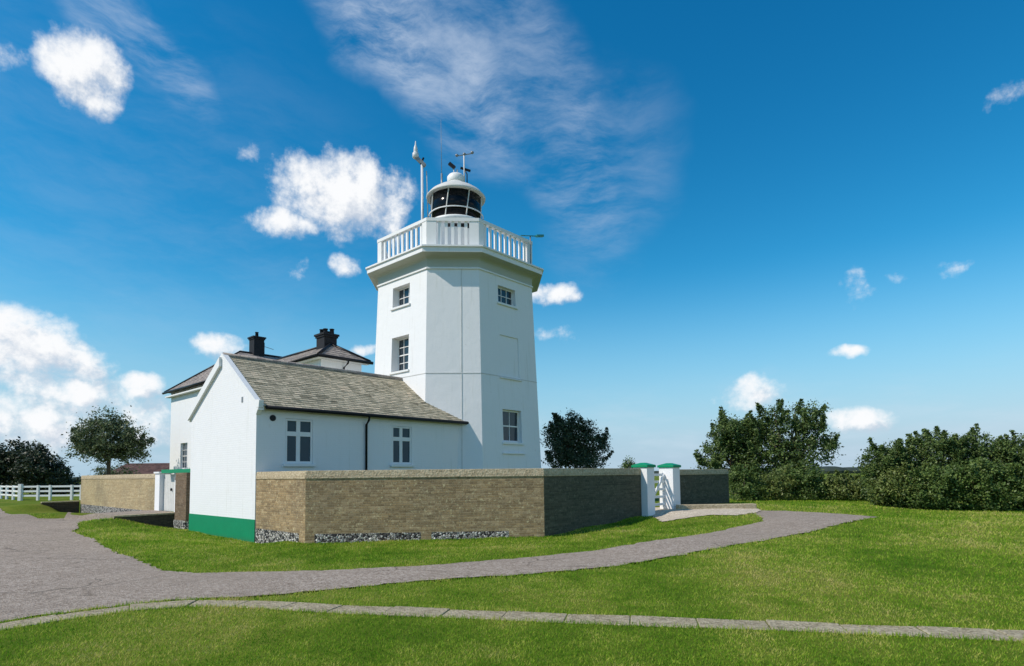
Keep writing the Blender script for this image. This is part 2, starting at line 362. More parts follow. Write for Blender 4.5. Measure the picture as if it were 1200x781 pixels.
def m_glass(name, col=(0.03, 0.045, 0.06), rough=0.06):
    m, T, b = mat(name)
    tc = T.n('ShaderNodeTexCoord'); nz = T.noise(tc.outputs['Object'], 1.5, 2.0).outputs['Fac']
    T.l(T.mix(nz, tuple(c * .7 for c in col), col), b.inputs['Base Color']); b.inputs['Roughness'].default_value = rough; b.inputs['IOR'].default_value = 1.5; b.inputs['Specular IOR Level'].default_value = 0.5
    bump(T, b, nz, 0.05, 0.02)
    return m

M = {}
M['white'] = m_white('white_render', (0.80, 0.805, 0.81)); M['stainshade'] = m_white('algae_shade_render', (0.45, 0.47, 0.41)); M['whitebrick'] = m_white('white_painted_brick', (0.80, 0.805, 0.81), True)  # frieze render: green algae, with the cornice shade put into its colour
M['trim'] = plain('white_paint', (0.78, 0.78, 0.77), 0.45, 0.05); M['trimgrey'] = plain('weathered_white_paint', (0.60, 0.60, 0.57), 0.6, 0.2, 3)
def m_plinth(name):
    m, T, b = mat(name); tc = T.n('ShaderNodeTexCoord'); ob = tc.outputs['Object']; s = T.n('ShaderNodeSeparateXYZ'); T.l(ob, s.inputs[0])
    n1 = T.noise(ob, 2.5, 6.0, 0.7).outputs['Fac']; n2 = T.noise(ob, 14.0, 5.0, 0.7).outputs['Fac']
    c = T.mix(n1, (0.003, 0.19, 0.085), (0.006, 0.26, 0.12))
    c = T.mix(T.m('MULTIPLY', T.sstep(n2, 0.62, 0.74), 0.5), c, (0.10, 0.27, 0.16))
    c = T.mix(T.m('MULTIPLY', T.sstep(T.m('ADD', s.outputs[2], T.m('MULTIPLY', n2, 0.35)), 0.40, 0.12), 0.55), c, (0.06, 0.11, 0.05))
    T.l(c, b.inputs['Base Color']); b.inputs['Roughness'].default_value = 0.5; bump(T, b, n2, 0.3, 0.012); return m
M['plinth'] = m_plinth('green_plinth_paint')
M['green'] = plain('green_paint', (0.004, 0.235, 0.105), 0.4, 0.1, 2.0); M['band'] = plain('grey_band', (0.58, 0.58, 0.56), 0.8, 0.3, 5)
M['brick'] = m_brick('buff_brick', (0.40, 0.28, 0.145), (0.235, 0.165, 0.09), (0.54, 0.41, 0.25), (0.34, 0.27, 0.17))
M['brickshade'] = m_brick('shaded_buff_brick', (0.11, 0.105, 0.07), (0.065, 0.065, 0.045), (0.15, 0.15, 0.105), (0.095, 0.095, 0.07))  # buff brick for walls out of the sun, shade put into its colour
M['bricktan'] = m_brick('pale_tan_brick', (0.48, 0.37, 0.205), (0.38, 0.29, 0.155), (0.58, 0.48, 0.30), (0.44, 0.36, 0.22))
M['brickdark'] = m_brick('dark_brick', (0.075, 0.06, 0.04), (0.05, 0.042, 0.03), (0.11, 0.09, 0.06), (0.08, 0.075, 0.06), 0.15)  # darker brick all over, for the low retaining walls
M['brickred'] = m_brick('brown_brick', (0.20, 0.13, 0.08), (0.14, 0.095, 0.06), (0.25, 0.19, 0.13), (0.2, 0.17, 0.13))
M['coping'] = m_asphalt('stone_coping', (0.33, 0.27, 0.175), (0.44, 0.36, 0.24), (0.54, 0.46, 0.32), 20)
M['flint'] = m_flint('flint_cobbles')
M['slate'] = m_slate('stone_slate', [(0.17, 0.15, 0.105), (0.34, 0.30, 0.21), (0.48, 0.42, 0.30), (0.58, 0.50, 0.36), (0.66, 0.52, 0.37), (0.60, 0.54, 0.35)], 0.27, 0.139)
M['slatepurple'] = m_slate('purple_slate', [(0.17, 0.145, 0.14), (0.25, 0.22, 0.205), (0.33, 0.29, 0.26), (0.40, 0.345, 0.30), (0.46, 0.40, 0.34), (0.44, 0.41, 0.29)], 0.3, 0.22)
M['black'] = plain('black_metal', (0.012, 0.013, 0.016), 0.4, 0.2, 8); M['tar'] = plain('tarred_brick', (0.02, 0.021, 0.025), 0.7, 0.35, 5, bmp=0.4)
M['steel'] = plain('painted_steel', (0.62, 0.63, 0.64), 0.35, 0.08, 8, 0.0); M['grey'] = plain('grey_metal', (0.25, 0.26, 0.27), 0.4, 0.15, 8, 0.3)
M['glass'] = m_glass('window_glass'); M['blueglass'] = m_glass('sky_tinted_glass', (0.02, 0.062, 0.088)); M['blueglass'].node_tree.nodes['Principled BSDF'].inputs['Specular IOR Level'].default_value = 0.3; M['lampglass'] = m_glass('lantern_glass', (0.006, 0.008, 0.011), 0.12); M['lampglass'].node_tree.nodes['Principled BSDF'].inputs['Specular IOR Level'].default_value = 0.15  # cottage panes: blue sky reflection put into the glass colour
M['teal'] = plain('teal_paint', (0.05, 0.28, 0.27), 0.4, 0.1, 6)
M['ground'] = m_ground('grass_ground'); M['blade'] = m_blade('grass_blades')
M['road'] = m_asphalt('pinkish_asphalt', (0.16, 0.126, 0.097), (0.285, 0.235, 0.192), (0.47, 0.41, 0.35), 42.0)
M['apron'] = m_asphalt('pale_gravel', (0.33, 0.275, 0.20), (0.50, 0.43, 0.335), (0.66, 0.59, 0.48), 30)
M['slab'] = m_asphalt('concrete_slab', (0.19, 0.165, 0.11), (0.33, 0.285, 0.195), (0.44, 0.39, 0.28), 34)
M['bark'] = plain('bark', (0.09, 0.07, 0.05), 0.9, 0.35, 7, bmp=0.8)
M['l_tree'] = m_leaf('leaves_grey_green', (0.045, 0.068, 0.03), (0.085, 0.12, 0.05), (0.19, 0.235, 0.11))
M['l_holm'] = m_leaf('leaves_evergreen', (0.032, 0.05, 0.022), (0.065, 0.09, 0.04), (0.145, 0.175, 0.09), 0.2)
M['l_dark'] = m_leaf('leaves_dark', (0.016, 0.027, 0.014), (0.03, 0.046, 0.02), (0.06, 0.082, 0.036), 0.15)
M['l_oak'] = m_leaf('leaves_oak', (0.038, 0.07, 0.018), (0.085, 0.14, 0.036), (0.18, 0.25, 0.07))
M['l_thorn'] = m_leaf('leaves_thorn', (0.04, 0.075, 0.02), (0.09, 0.145, 0.034), (0.18, 0.245, 0.066))
M['l_gorse'] = m_leaf('leaves_gorse', (0.045, 0.085, 0.02), (0.10, 0.165, 0.036), (0.20, 0.275, 0.07))
M['l_bramble'] = m_leaf('leaves_bramble', (0.06, 0.095, 0.02), (0.125, 0.175, 0.038), (0.24, 0.28, 0.08))
M['l_brown'] = m_leaf('leaves_dry', (0.085, 0.08, 0.022), (0.15, 0.135, 0.04), (0.27, 0.20, 0.075))
M['redroof'] = m_slate('red_tile', [(0.06, 0.035, 0.03), (0.09, 0.05, 0.042), (0.12, 0.065, 0.055), (0.14, 0.08, 0.065), (0.17, 0.1, 0.08), (0.14, 0.1, 0.08)], 0.3, 0.25)
M['woods'] = plain('far_woods', (0.035, 0.05, 0.04), 0.9, 0.4, 0.02)
M['dark'] = plain('dark_matt', (0.01, 0.01, 0.012), 0.8, 0.2)

# ------------------------------------------------------------------ mesh helpers
OFF = {}
def tag(o, label=None, cat=None, group=None, kind=None):
    if cat and not kind: kind = 'thing'
    for k, v in (('label', label), ('category', cat), ('group', group), ('kind', kind)):
        if v: o[k] = v
    return o
def thing(name, label, cat, a, b, z=0.0, group=None):
    """Empty at the foot of a thing; a, b run along and across the cottage."""
    o = bpy.data.objects.new(name, None); COL.objects.link(o); o.empty_display_size = 0.3
    p = W2(a, b); o.location = (p[0], p[1], z); o.rotation_euler = (0, 0, PSI)
    OFF[o.name] = Vector((a, b, z)); return tag(o, label, cat, group)
def thing_xy(name, label, cat, x, y, z=0.0, group=None):
    o = bpy.data.objects.new(name, None); COL.objects.link(o); o.location = (x, y, z); o.empty_display_size = 0.3
    OFF[o.name] = Vector((x, y, z)); return tag(o, label, cat, group)
class MB:
    def __init__(self): self.v = []; self.f = []; self.sm = []
    def quad(self, *p, s=False):
        i = len(self.v); self.v += [Vector(q) for q in p]; self.f.append(tuple(range(i, i + len(p)))); self.sm.append(s); return self
    def hexa(self, lo, hi):
        """lo, hi: matching rings of points"""
        n = len(lo); self.quad(*reversed(lo)); self.quad(*hi)
        for k in range(n): self.quad(lo[k], lo[(k + 1) % n], hi[(k + 1) % n], hi[k])
        return self
    def box(self, x0, x1, y0, y1, z0, z1):
        r = [(x0, y0), (x1, y0), (x1, y1), (x0, y1)]
        return self.hexa([(x, y, z0) for x, y in r], [(x, y, z1) for x, y in r])
    def fbox(self, F, s0, s1, z0, z1, d0, d1):
        """box on a wall frame F=(origin, along, outward)"""
        O, S, N = F
        def p(s, d, z): return Vector((O[0] + S[0] * s + N[0] * d, O[1] + S[1] * s + N[1] * d, z))
        r = [(s0, d0), (s1, d0), (s1, d1), (s0, d1)]
        return self.hexa([p(s, d, z0) for s, d in r], [p(s, d, z1) for s, d in r])
    def prism(self, poly, z0, z1): return self.hexa([(x, y, z0) for x, y in poly], [(x, y, z1) for x, y in poly])
    def bar(self, p, q, w, h=None):
        p, q = Vector(p), Vector(q); d = (q - p).normalized(); up = Vector((0, 0, 1)) if abs(d.z) < .95 else Vector((1, 0, 0))
        s = d.cross(up).normalized() * w / 2; t = s.cross(d).normalized() * (h or w) / 2
        return self.hexa([p - s - t, p + s - t, p + s + t, p - s + t], [q - s - t, q + s - t, q + s + t, q - s + t])
    def tube(self, pts, rads, n=8, cap=True):
        pts = [Vector(p) for p in pts]; rings = []
        for i, p in enumerate(pts):
            d = (pts[min(i + 1, len(pts) - 1)] - pts[max(i - 1, 0)]).normalized()
            up = Vector((0, 0, 1)) if abs(d.z) < .9 else Vector((1, 0, 0))
            s = d.cross(up).normalized(); t = s.cross(d).normalized(); r = rads[i] if hasattr(rads, '__len__') else rads
            rings.append([p + s * r * math.cos(2 * math.pi * k / n) + t * r * math.sin(2 * math.pi * k / n) for k in range(n)])
        for A, B in zip(rings, rings[1:]):
            for k in range(n): self.quad(A[k], A[(k + 1) % n], B[(k + 1) % n], B[k], s=True)
        if cap: self.quad(*reversed(rings[0])); self.quad(*rings[-1])
        return self
    def lathe(self, c, prof, n=32):
        rings = [[Vector((c[0] + r * math.cos(2 * math.pi * k / n), c[1] + r * math.sin(2 * math.pi * k / n), z)) for k in range(n)] for r, z in prof]
        for A, B in zip(rings, rings[1:]):
            for k in range(n): self.quad(A[k], A[(k + 1) % n], B[(k + 1) % n], B[k], s=True)
        self.quad(*reversed(rings[0])); self.quad(*rings[-1]); return self
    def build(self, name, m, parent=None, bevel=0.0, weld=True, off=None):
        off = off if off is not None else (OFF[parent.name] if parent is not None else Vector((0, 0, 0)))
        bm = bmesh.new()
        for f, s in zip(self.f, self.sm):
            try:
                fc = bm.faces.new([bm.verts.new(self.v[i] - off) for i in f]); fc.smooth = s
            except ValueError: pass
        if weld: bmesh.ops.remove_doubles(bm, verts=bm.verts, dist=0.0005)
        bmesh.ops.recalc_face_normals(bm, faces=bm.faces)
        uv = bm.loops.layers.uv.new('UVMap')
        for fc in bm.faces:
            n = fc.normal
            t = Vector((0, 0, 1)).cross(n) if abs(n.z) < .97 else Vector((1, 0, 0))
            t.normalize(); w = n.cross(t)
            for lp in fc.loops:
                p = lp.vert.co + off; lp[uv].uv = (p.dot(t), p.dot(w))
        me = bpy.data.meshes.new(name); bm.to_mesh(me); bm.free(); me.materials.append(m)
        o = bpy.data.objects.new(name, me); COL.objects.link(o)
        if parent is not None:
            o.parent = parent; OFF[o.name] = off
        if bevel:
            md = o.modifiers.new('edge', 'BEVEL'); md.width = bevel; md.segments = 2; md.limit_method = 'ANGLE'; md.angle_limit = R(35)
        return o
def mesh_np(name, v, f, m, parent=None, smooth=False):
    v = np.asarray(v, np.float32); f = np.asarray(f, np.int32)
    me = bpy.data.meshes.new(name); me.vertices.add(len(v)); me.vertices.foreach_set('co', v.ravel())
    k = f.shape[1]; me.loops.add(f.size); me.loops.foreach_set('vertex_index', f.ravel())
    me.polygons.add(len(f)); me.polygons.foreach_set('loop_start', np.arange(0, f.size, k, dtype=np.int32)); me.polygons.foreach_set('loop_total', np.full(len(f), k, np.int32))
    if smooth: me.polygons.foreach_set('use_smooth', np.ones(len(f), bool))
    me.update(calc_edges=True); me.materials.append(m)
    o = bpy.data.objects.new(name, me); COL.objects.link(o)
    if parent is not None: o.parent = parent; OFF[o.name] = OFF[parent.name]
    return o
def in_poly(x, y, poly):
    r = np.zeros(x.shape, bool); n = len(poly)
    for i in range(n):
        x0, y0 = poly[i]; x1, y1 = poly[(i + 1) % n]
        c = (y0 > y) != (y1 > y)
        with np.errstate(divide='ignore', invalid='ignore'): xi = (x1 - x0) * (y - y0) / (y1 - y0) + x0
        r ^= c & (x < xi)
    return r
def holed_wall(mb, pt, sb, zb, holes, depth):
    """wall of cells sb x zb drawn through pt(s, z, inset) with recessed openings (s0, s1, z0, z1)"""
    def inside(s, z): return any(h[0] < s < h[1] and h[2] < z < h[3] for h in holes)
    num = lambda s: s if not isinstance(s, str) else (-99 if s == 'L' else 99)
    for s0, s1 in zip(sb, sb[1:]):
        for z0, z1 in zip(zb, zb[1:]):
            if inside((max(num(s0), -5000) + num(s1)) / 2, (z0 + z1) / 2): continue
            mb.quad(pt(s0, z0, 0), pt(s1, z0, 0), pt(s1, z1, 0), pt(s0, z1, 0))
    for k, (s0, s1, z0, z1) in enumerate(holes):
        d = depth[k] if hasattr(depth, '__len__') else depth
        a = [(s0, z0), (s1, z0), (s1, z1), (s0, z1)]
        for i in range(4):
            p, q = a[i], a[(i + 1) % 4]
            mb.quad(pt(*p, 0), pt(*q, 0), pt(*q, d), pt(*p, d))
        mb.quad(*[pt(*p, d) for p in a])
def slates(mb, e0, e1, r1, r0, rows, lift=0.022):
    """a pitched slope laid in overlapping courses; e0-e1 eaves, r0-r1 ridge"""
    e0, e1, r0, r1 = map(Vector, (e0, e1, r0, r1)); n = (e1 - e0).cross(r0 - e0).normalized()
    if n.z < 0: n = -n
    rnd = random.Random(3)
    for k in range(rows):
        t0, t1 = k / rows, (k + 1) / rows
        cols = 14
        for c in range(cols):
            u0, u1 = c / cols, (c + 1) / cols
            def L(t, u): return (e0.lerp(r0, t)).lerp(e1.lerp(r1, t), u)
            w0 = lift + rnd.uniform(-.004, .008); w1 = w0
            a, b_, c_, d_ = L(t0, u0) + n * w0, L(t0, u1) + n * w1, L(t1, u1) + n * .002, L(t1, u0) + n * .002
            mb.quad(a, b_, c_, d_); mb.quad(L(t0, u0), L(t0, u1), b_, a)
# ------------------------------------------------------------------ ground, road, kerb
STRIP_TOP = [(-7.22, 5.93), (-6.81, 6.67), (-6.31, 7.4), (-6.07, 7.69), (-5.78, 7.96), (-5.35, 8.35), (-4.89, 8.58), (-4.28, 8.69), (-3.22, 8.34), (-2.29, 7.99), (-1.12, 7.75), (-0.02, 7.51), (1.31, 7.25), (2.6, 7.01), (4.01, 6.64), (5.35, 6.34), (6.92, 6.0), (8.6, 5.6), (11, 5.0)]
STRIP_BOT = [(-6.74, 5.54), (-6.4, 6.27), (-5.94, 6.97), (-5.72, 7.25), (-5.46, 7.53), (-5.06, 7.9), (-4.63, 8.13), (-4.04, 8.2), (-3.05, 7.9), (-2.17, 7.59), (-1.07, 7.36), (-0.02, 7.12), (1.23, 6.83), (2.44, 6.58), (3.76, 6.23), (5.01, 5.94), (6.47, 5.62), (8.2, 5.2), (10.6, 4.6)]
ROAD_SOUTH = [(-9.5, 2.0), (-7.9, 4.8), (-7.26, 5.96), (-6.84, 6.7), (-6.34, 7.44), (-5.82, 8.01), (-4.93, 8.64), (-4.29, 8.72), (-4.19, 8.76), (-3.79, 8.84), (-2.67, 9.3), (-1.43, 9.89), (-0.03, 10.32), (1.54, 11.0), (3.46, 12.23), (6.15, 14.43), (8.8, 16.47), (11.56, 18.85)]
ROAD_NORTH = [(11.94, 19.47), (11.3, 19.81), (10.43, 20.9), (9.85, 21.57), (9.1, 21.78), (8.31, 20.54), (7.81, 18.77), (7.53, 17.92), (6.98, 17.52), (6.32, 17.1), (4.24, 14.96), (1.89, 13.43), (-0.03, 12.37), (-1.67, 11.58), (-3.24, 11.29), (-4.84, 11.27), (-5.93, 11.21), (-6.8, 11.62), (-8.95, 13.91), (-12.88, 18.36), (-14.71, 20.15), (-15.32, 20.73), (-15.75, 21.64), (-17.44, 24.0), (-18.07, 26.0), (-19.6, 28.6)]
ROAD_LEFT = [(-22.66, 31.3), (-23.07, 30.38), (-23.52, 29.57), (-25.24, 31.01), (-25.89, 30.86), (-33.01, 36.54), (-40, 38), (-40, 24), (-30, 12), (-20, 4), (-14, 0)]
APRON = [(4.88, 21.85), (4.77, 19.07), (5.36, 19.35), (5.98, 19.75), (6.75, 20.0), (7.33, 19.56), (8.31, 20.54), (9.1, 21.78), (9.18, 22.27), (6.34, 22.81), (6.31, 23.94), (5.62, 23.49)]
ROAD = ROAD_SOUTH + ROAD_NORTH + ROAD_LEFT
def axis(lo, hi, st, far):
    c = list(np.arange(lo, hi + 1e-6, st)); d = st; x = hi
    while x < far: d *= 1.35; x += d; c.append(x)
    d = st; x = lo
    while x > -far: d *= 1.35; x -= d; c.insert(0, x)
    return np.array(c)
gx, gy = axis(-32, 24, .4, 4500), axis(0, 44, .4, 4500)
X, Y = np.meshgrid(gx, gy); Z = H(X, Y)
far = np.hypot(X, Y); Z = np.where(far > 60, Z * np.clip(1 - (far - 60) / 200, 0, 1) + .3 * np.clip((far - 60) / 200, 0, 1), Z)
nx, ny = len(gx), len(gy); idx = np.arange(nx * ny).reshape(ny, nx)
F4 = np.stack([idx[:-1, :-1], idx[:-1, 1:], idx[1:, 1:], idx[1:, :-1]], -1).reshape(-1, 4)
sunk = in_poly(X.ravel(), Y.ravel(), ROAD).reshape(X.shape); Z = np.where(sunk, Z - .05, Z)     # the road lies in its bed
tag(mesh_np('ground', np.stack([X, Y, Z], -1).reshape(-1, 3), F4, M['ground'], smooth=True), kind='structure')

def wobble(poly, amp, seg=.17):
    """a ragged edge where turf meets the surface"""
    out = []; r = random.Random(5); n = len(poly)
    for i in range(n):
        p, q = np.array(poly[i]), np.array(poly[(i + 1) % n]); L = np.linalg.norm(q - p); k = max(1, int(L / seg))
        nn = np.array([-(q - p)[1], (q - p)[0]]) / max(L, 1e-6)
        for j in range(k): out.append(tuple(p + (q - p) * j / k + nn * r.gauss(0, amp)))
    return out
def drape(name, poly, m, lift, st=.4, zf=None):
    poly = [Vector(p) for p in poly]; n = len(poly)
    xs = [p[0] for p in poly]; ys = [p[1] for p in poly]
    gx, gy = np.meshgrid(np.arange(min(xs), max(xs), st), np.arange(min(ys), max(ys), st))
    ok = in_poly(gx.ravel(), gy.ravel(), [tuple(p) for p in poly])
    pts = poly + [Vector((a, b)) for a, b in zip(gx.ravel()[ok], gy.ravel()[ok])]
    v, e, f, *_ = delaunay_2d_cdt(pts, [(i, (i + 1) % n) for i in range(n)], [list(range(n))], 2, 1e-4)
    va = np.array([tuple(p) for p in v]); z = (zf or H)(va[:, 0], va[:, 1]) + lift
    f = [t for t in f if len(t) == 3]
    o = mesh_np(name, np.column_stack([va, z]), f, m, smooth=True)
    bm = bmesh.new(); bm.from_mesh(o.data); bmesh.ops.recalc_face_normals(bm, faces=bm.faces)
    if sum(fc.normal.z for fc in bm.faces) < 0: bmesh.ops.reverse_faces(bm, faces=bm.faces)
    bm.to_mesh(o.data); bm.free(); return tag(o, kind='structure')
drape('driveway', wobble(ROAD, .035), M['road'], .006)
drape('gravel_apron', wobble(APRON, .04), M['apron'], .022)

def resample(a, st):
    a = np.array(a, float); d = np.r_[0, np.cumsum(np.linalg.norm(np.diff(a, axis=0), axis=1))]
    t = np.arange(0, d[-1], st); return np.column_stack([np.interp(t, d, a[:, 0]), np.interp(t, d, a[:, 1])])
mb = MB()
ctr = resample((np.array(STRIP_TOP) + np.array(STRIP_BOT)) / 2, .755)
wid = .43
rk = random.Random(11)
def nrm(i):
    t = ctr[min(i + 1, len(ctr) - 1)] - ctr[max(i - 1, 0)]; t /= np.linalg.norm(t); return np.array([-t[1], t[0]]), t
for i in range(len(ctr) - 1):
    (n0, t0), (n1, t1) = nrm(i), nrm(i + 1); g = .004; w0 = wid / 2 * (1 + rk.uniform(-.06, .06))
    if rk.random() < .2: g = .014
    p, q = ctr[i] + t0 * g, ctr[i + 1] - t1 * g; j = rk.uniform(-.005, .005)
    r = [p - n0 * w0, q - n1 * w0, q + n1 * w0, p + n0 * w0]
    zz = [float(H(*c)) for c in r]; dz = .014 + rk.uniform(-.008, .008)
    mb.hexa([(c[0], c[1], z - .1) for c, z in zip(r, zz)], [(c[0], c[1], z + dz + (j if k in (0, 3) else -j)) for k, (c, z) in enumerate(zip(r, zz))])
tag(mb.build('kerb_strip', M['slab'], bevel=.012), kind='structure')

_n = [nrm(i)[0] for i in range(len(ctr))]
KERB_CORE = [tuple(c + n_ * .20) for c, n_ in zip(ctr, _n)] + [tuple(c - n_ * .20) for c, n_ in zip(ctr, _n)][::-1]
# raised path that climbs along the wall to the boarded gate
def ramp_z(b): return .05 + .60 * np.clip((19 - np.asarray(b)) / 7.0, 0, 1)
mb = MB(); rows = []
for k in range(15):
    b = 8.62 + k * 1.05
    inner = (.69, b, float(ramp_z(b)) + .01)
    oa = -1.5 + .25 * max(0, (b - 12) / 8) + .22 * max(0, b - 18.5); ob = max(b, 9.06)
    po = W2(oa, ob); zo = max(float(H(*po)) + .02, float(ramp_z(b)) - .02)
    rows.append((inner, (oa, ob, zo)))
for (a0, b0), (a1, b1) in zip(rows, rows[1:]):
    m_ = 6
    for j in range(m_):
        def Lp(P, Q, t): return tuple(P[i] + (Q[i] - P[i]) * t for i in range(3))
        q = [Lp(a0, b0, j / m_), Lp(a0, b0, (j + 1) / m_), Lp(a1, b1, (j + 1) / m_), Lp(a1, b1, j / m_)]
        mb.quad(*[(*W2(x, y), z) for x, y, z in q])
    for P, Q in ((b0, b1),): mb.quad((*W2(P[0], P[1]), P[2]), (*W2(Q[0], Q[1]), Q[2]), (*W2(Q[0], Q[1]), -.4), (*W2(P[0], P[1]), -.4))
tag(mb.build('path', M['road']), kind='structure')
RAMP_POLY = [tuple(W2(*p)) for p in ((.69, 8.5), (.69, 23.5), (-1.2, 23.5), (-1.5, 9.0))]

# far wood on the skyline
mb = MB(); rw = random.Random(4)
for k in range(70):
    az = R(-52 + k * 1.6); d = rw.uniform(380, 460); c = Vector((math.sin(az) * d, math.cos(az) * d, .3)); r0 = rw.uniform(7, 13); h = rw.uniform(2.8, 5.0) if az > .3 else rw.uniform(2.0, 3.2)
    prof = [(r0, 0), (r0 * 1.05, h * .4), (r0 * .8, h * .8), (r0 * .35, h), (.1, h * 1.03)]
    mb.lathe((c.x, c.y), [(r, .2 + z) for r, z in prof], 9)
tag(mb.build('far_woods', M['woods'], weld=False), kind='stuff')

# ------------------------------------------------------------------ lighthouse
TA, TB = 11.326, 2.929
def af(z): return 3.3942 + .0348 * (11.1 - z)
KB = 1.7944 / 3.3942
lh = thing('lighthouse', 'white octagonal lighthouse tower with balustraded gallery and domed lantern, behind the cottage', 'lighthouse', TA, TB, 0)
def ring(a, z): 
    b = a * KB
    return [(TA + i, TB + j, z) for i, j in ((-a, b), (-a, -b), (-b, -a), (b, -a), (a, -b), (a, b), (b, a), (-b, a))]
FACES = []
for k in range(8):
    an = math.pi + k * math.pi / 4; N = (math.cos(an), math.sin(an)); S = (-N[1], N[0]) if k else (0, 1)
    FACES.append((N, S, k % 2 == 1))
# k=0 faces the cottage gable (-u); k=2 faces -v
def tower_pt(k):
    N, S, diag = FACES[k]
    def pt(s, z, ins):
        a = af(z); b = a * KB
        h, w = ((a + b) / math.sqrt(2), (a - b) / math.sqrt(2)) if diag else (a, b)
        s = -w if s == 'L' else w if s == 'R' else s
        return Vector((TA + N[0] * (h - ins) + S[0] * s, TB + N[1] * (h - ins) + S[1] * s, z))
    return pt
mb = MB()
AB_H = [(-.62, .62, 9.76, 10.74), (-.66, .58, 6.76, 8.38)]
CD_H = [(-.62, .56, 9.84, 10.66), (-.60, .64, 6.53, 8.38), (-.60, .66, 3.5, 5.0)]
for k in range(8):
    pt = tower_pt(k)
    if k == 0: holed_wall(mb, pt, ['L', -.66, -.62, .58, .62, 'R'], [-.3, 6.76, 8.38, 9.76, 10.74, 11.12], AB_H, [.36, .42])
    elif k == 2: holed_wall(mb, pt, ['L', -.62, -.60, .56, .64, .66, 'R'], [-.3, 3.5, 5.0, 6.53, 8.38, 9.84, 10.66, 11.12], CD_H, [.25, .05, .25])
    else: mb.quad(pt('L', -.3, 0), pt('R', -.3, 0), pt('R', 11.12, 0), pt('L', 11.12, 0))
mb.build('wall', M['white'], lh)
def loft(mb, prof):
    rs = [ring(a, z) for a, z in prof]
    for A, B in zip(rs, rs[1:]):
        for k in range(8): mb.quad(A[k], A[(k + 1) % 8], B[(k + 1) % 8], B[k])
    return mb
loft(MB(), [(3.36, 11.08), (3.455, 11.08), (3.455, 11.14), (3.41, 11.17), (3.38, 11.172)]).build('string_moulding', M['white'], lh)
loft(MB(), [(3.38, 11.15), (3.408, 11.15), (3.408, 11.50), (3.45, 11.56), (3.54, 11.61), (3.70, 11.645), (3.84, 11.655), (3.84, 11.675), (3.7, 11.68)]).build('frieze', M['stainshade'], lh)
mb = loft(MB(), [(3.7, 11.67), (3.86, 11.67), (3.86, 11.87), (3.925, 11.885), (3.925, 11.955), (3.0, 11.965), (.02, 11.97)])
mb.build('cornice', M['white'], lh)
mb = loft(MB(), [(af(6.45) - .02, 6.45), (af(6.45) + .012, 6.45), (af(6.485) + .012, 6.485), (af(6.485) - .02, 6.485)])
mb.build('string_course', M['band'], lh)
Fd = ((TA - math.sqrt(.5) * 0, TB), (math.sqrt(.5), -math.sqrt(.5)), (-math.sqrt(.5), -math.sqrt(.5)))
mb = MB(); p1 = tower_pt(1)
N1, S1, _ = FACES[1]
sg = 1 if S1[0] > 0 else -1
for z0, z1 in ((-.2, 6.43), (6.51, 11.07)):
    mb.hexa([p1(sg * .335, z0, .01), p1(sg * .365, z0, .01), p1(sg * .365, z0, -.014), p1(sg * .335, z0, -.014)], [p1(sg * .345, z1, .01), p1(sg * .375, z1, .01), p1(sg * .375, z1, -.014), p1(sg * .345, z1, -.014)])
mb.build('lightning_conductor', M['band'], lh)
def window(parent, F, s0, s1, z0, z1, xb, zbars, d, bw=.028, border=.055, mid=None, sill=True, framem='trim', sillw=.09, glass='glass'):
    """frame with glazing bars at xb / zbars (fractions), one pane sheet behind, a sill in front of the wall face (d = 0)"""
    mb = MB()
    mb.fbox(F, s0, s0 + border, z0, z1, d, d + .06); mb.fbox(F, s1 - border, s1, z0, z1, d, d + .06)
    mb.fbox(F, s0 + border, s1 - border, z0, z0 + border * 1.3, d, d + .06); mb.fbox(F, s0 + border, s1 - border, z1 - border, z1, d, d + .06)
    i0, i1, j0, j1 = s0 + border, s1 - border, z0 + border * 1.3, z1 - border
    for t in xb:
        w = bw if not isinstance(t, tuple) else t[1]; t = t if not isinstance(t, tuple) else t[0]
        c = i0 + (i1 - i0) * t; mb.fbox(F, c - w / 2, c + w / 2, j0, j1, d + .01, d + .045)
    for t in zbars:
        w = bw if not isinstance(t, tuple) else t[1]; t = t if not isinstance(t, tuple) else t[0]
        c = j0 + (j1 - j0) * t; mb.fbox(F, i0, i1, c - w / 2, c + w / 2, d + .008, d + .052)
    fr = mb.build('window', M[framem], parent)
    MB().fbox(F, s0 + .01, s1 - .01, z0 + .01, z1 - .01, d - .012, d + .018).build('pane', M[glass], fr)
    if sill: MB().fbox(F, s0 - .1, s1 + .1, z0 - .1, z0 - .005, -.02 if d > -.2 else d, sillw).build('sill', M['trim'], fr, bevel=.01)
    return fr
def frame_at(k, z):
    N, S, _ = FACES[k]; h = af(z); return ((TA + N[0] * h, TB + N[1] * h), S, N)
window(lh, frame_at(0, 10.2), -.61, .61, 9.79, 10.73, (1 / 3, 2 / 3), (.5,), -.35)
window(lh, frame_at(0, 7.5), -.65, .57, 6.79, 8.37, (1 / 3, 2 / 3), (.25, (.5, .05), .75), -.41)
window(lh, frame_at(2, 10.2), -.61, .55, 9.87, 10.65, (1 / 3, 2 / 3), (.5,), -.24)
window(lh, frame_at(2, 4.2), -.59, .65, 3.53, 4.99, (.5,), ((.5, .06),), -.24, border=.07)
mb = MB(); f = frame_at(2, 6.5); mb.fbox(f, -.72, .76, 6.40 - .01, 6.43, -.02, .075); mb.build('blind_window_sill', M['white'], lh)
f = frame_at(2, 3.0); MB().fbox(f, -.72, .80, 3.0, 3.06, -.03, .07).build('ledge', M['white'], lh)
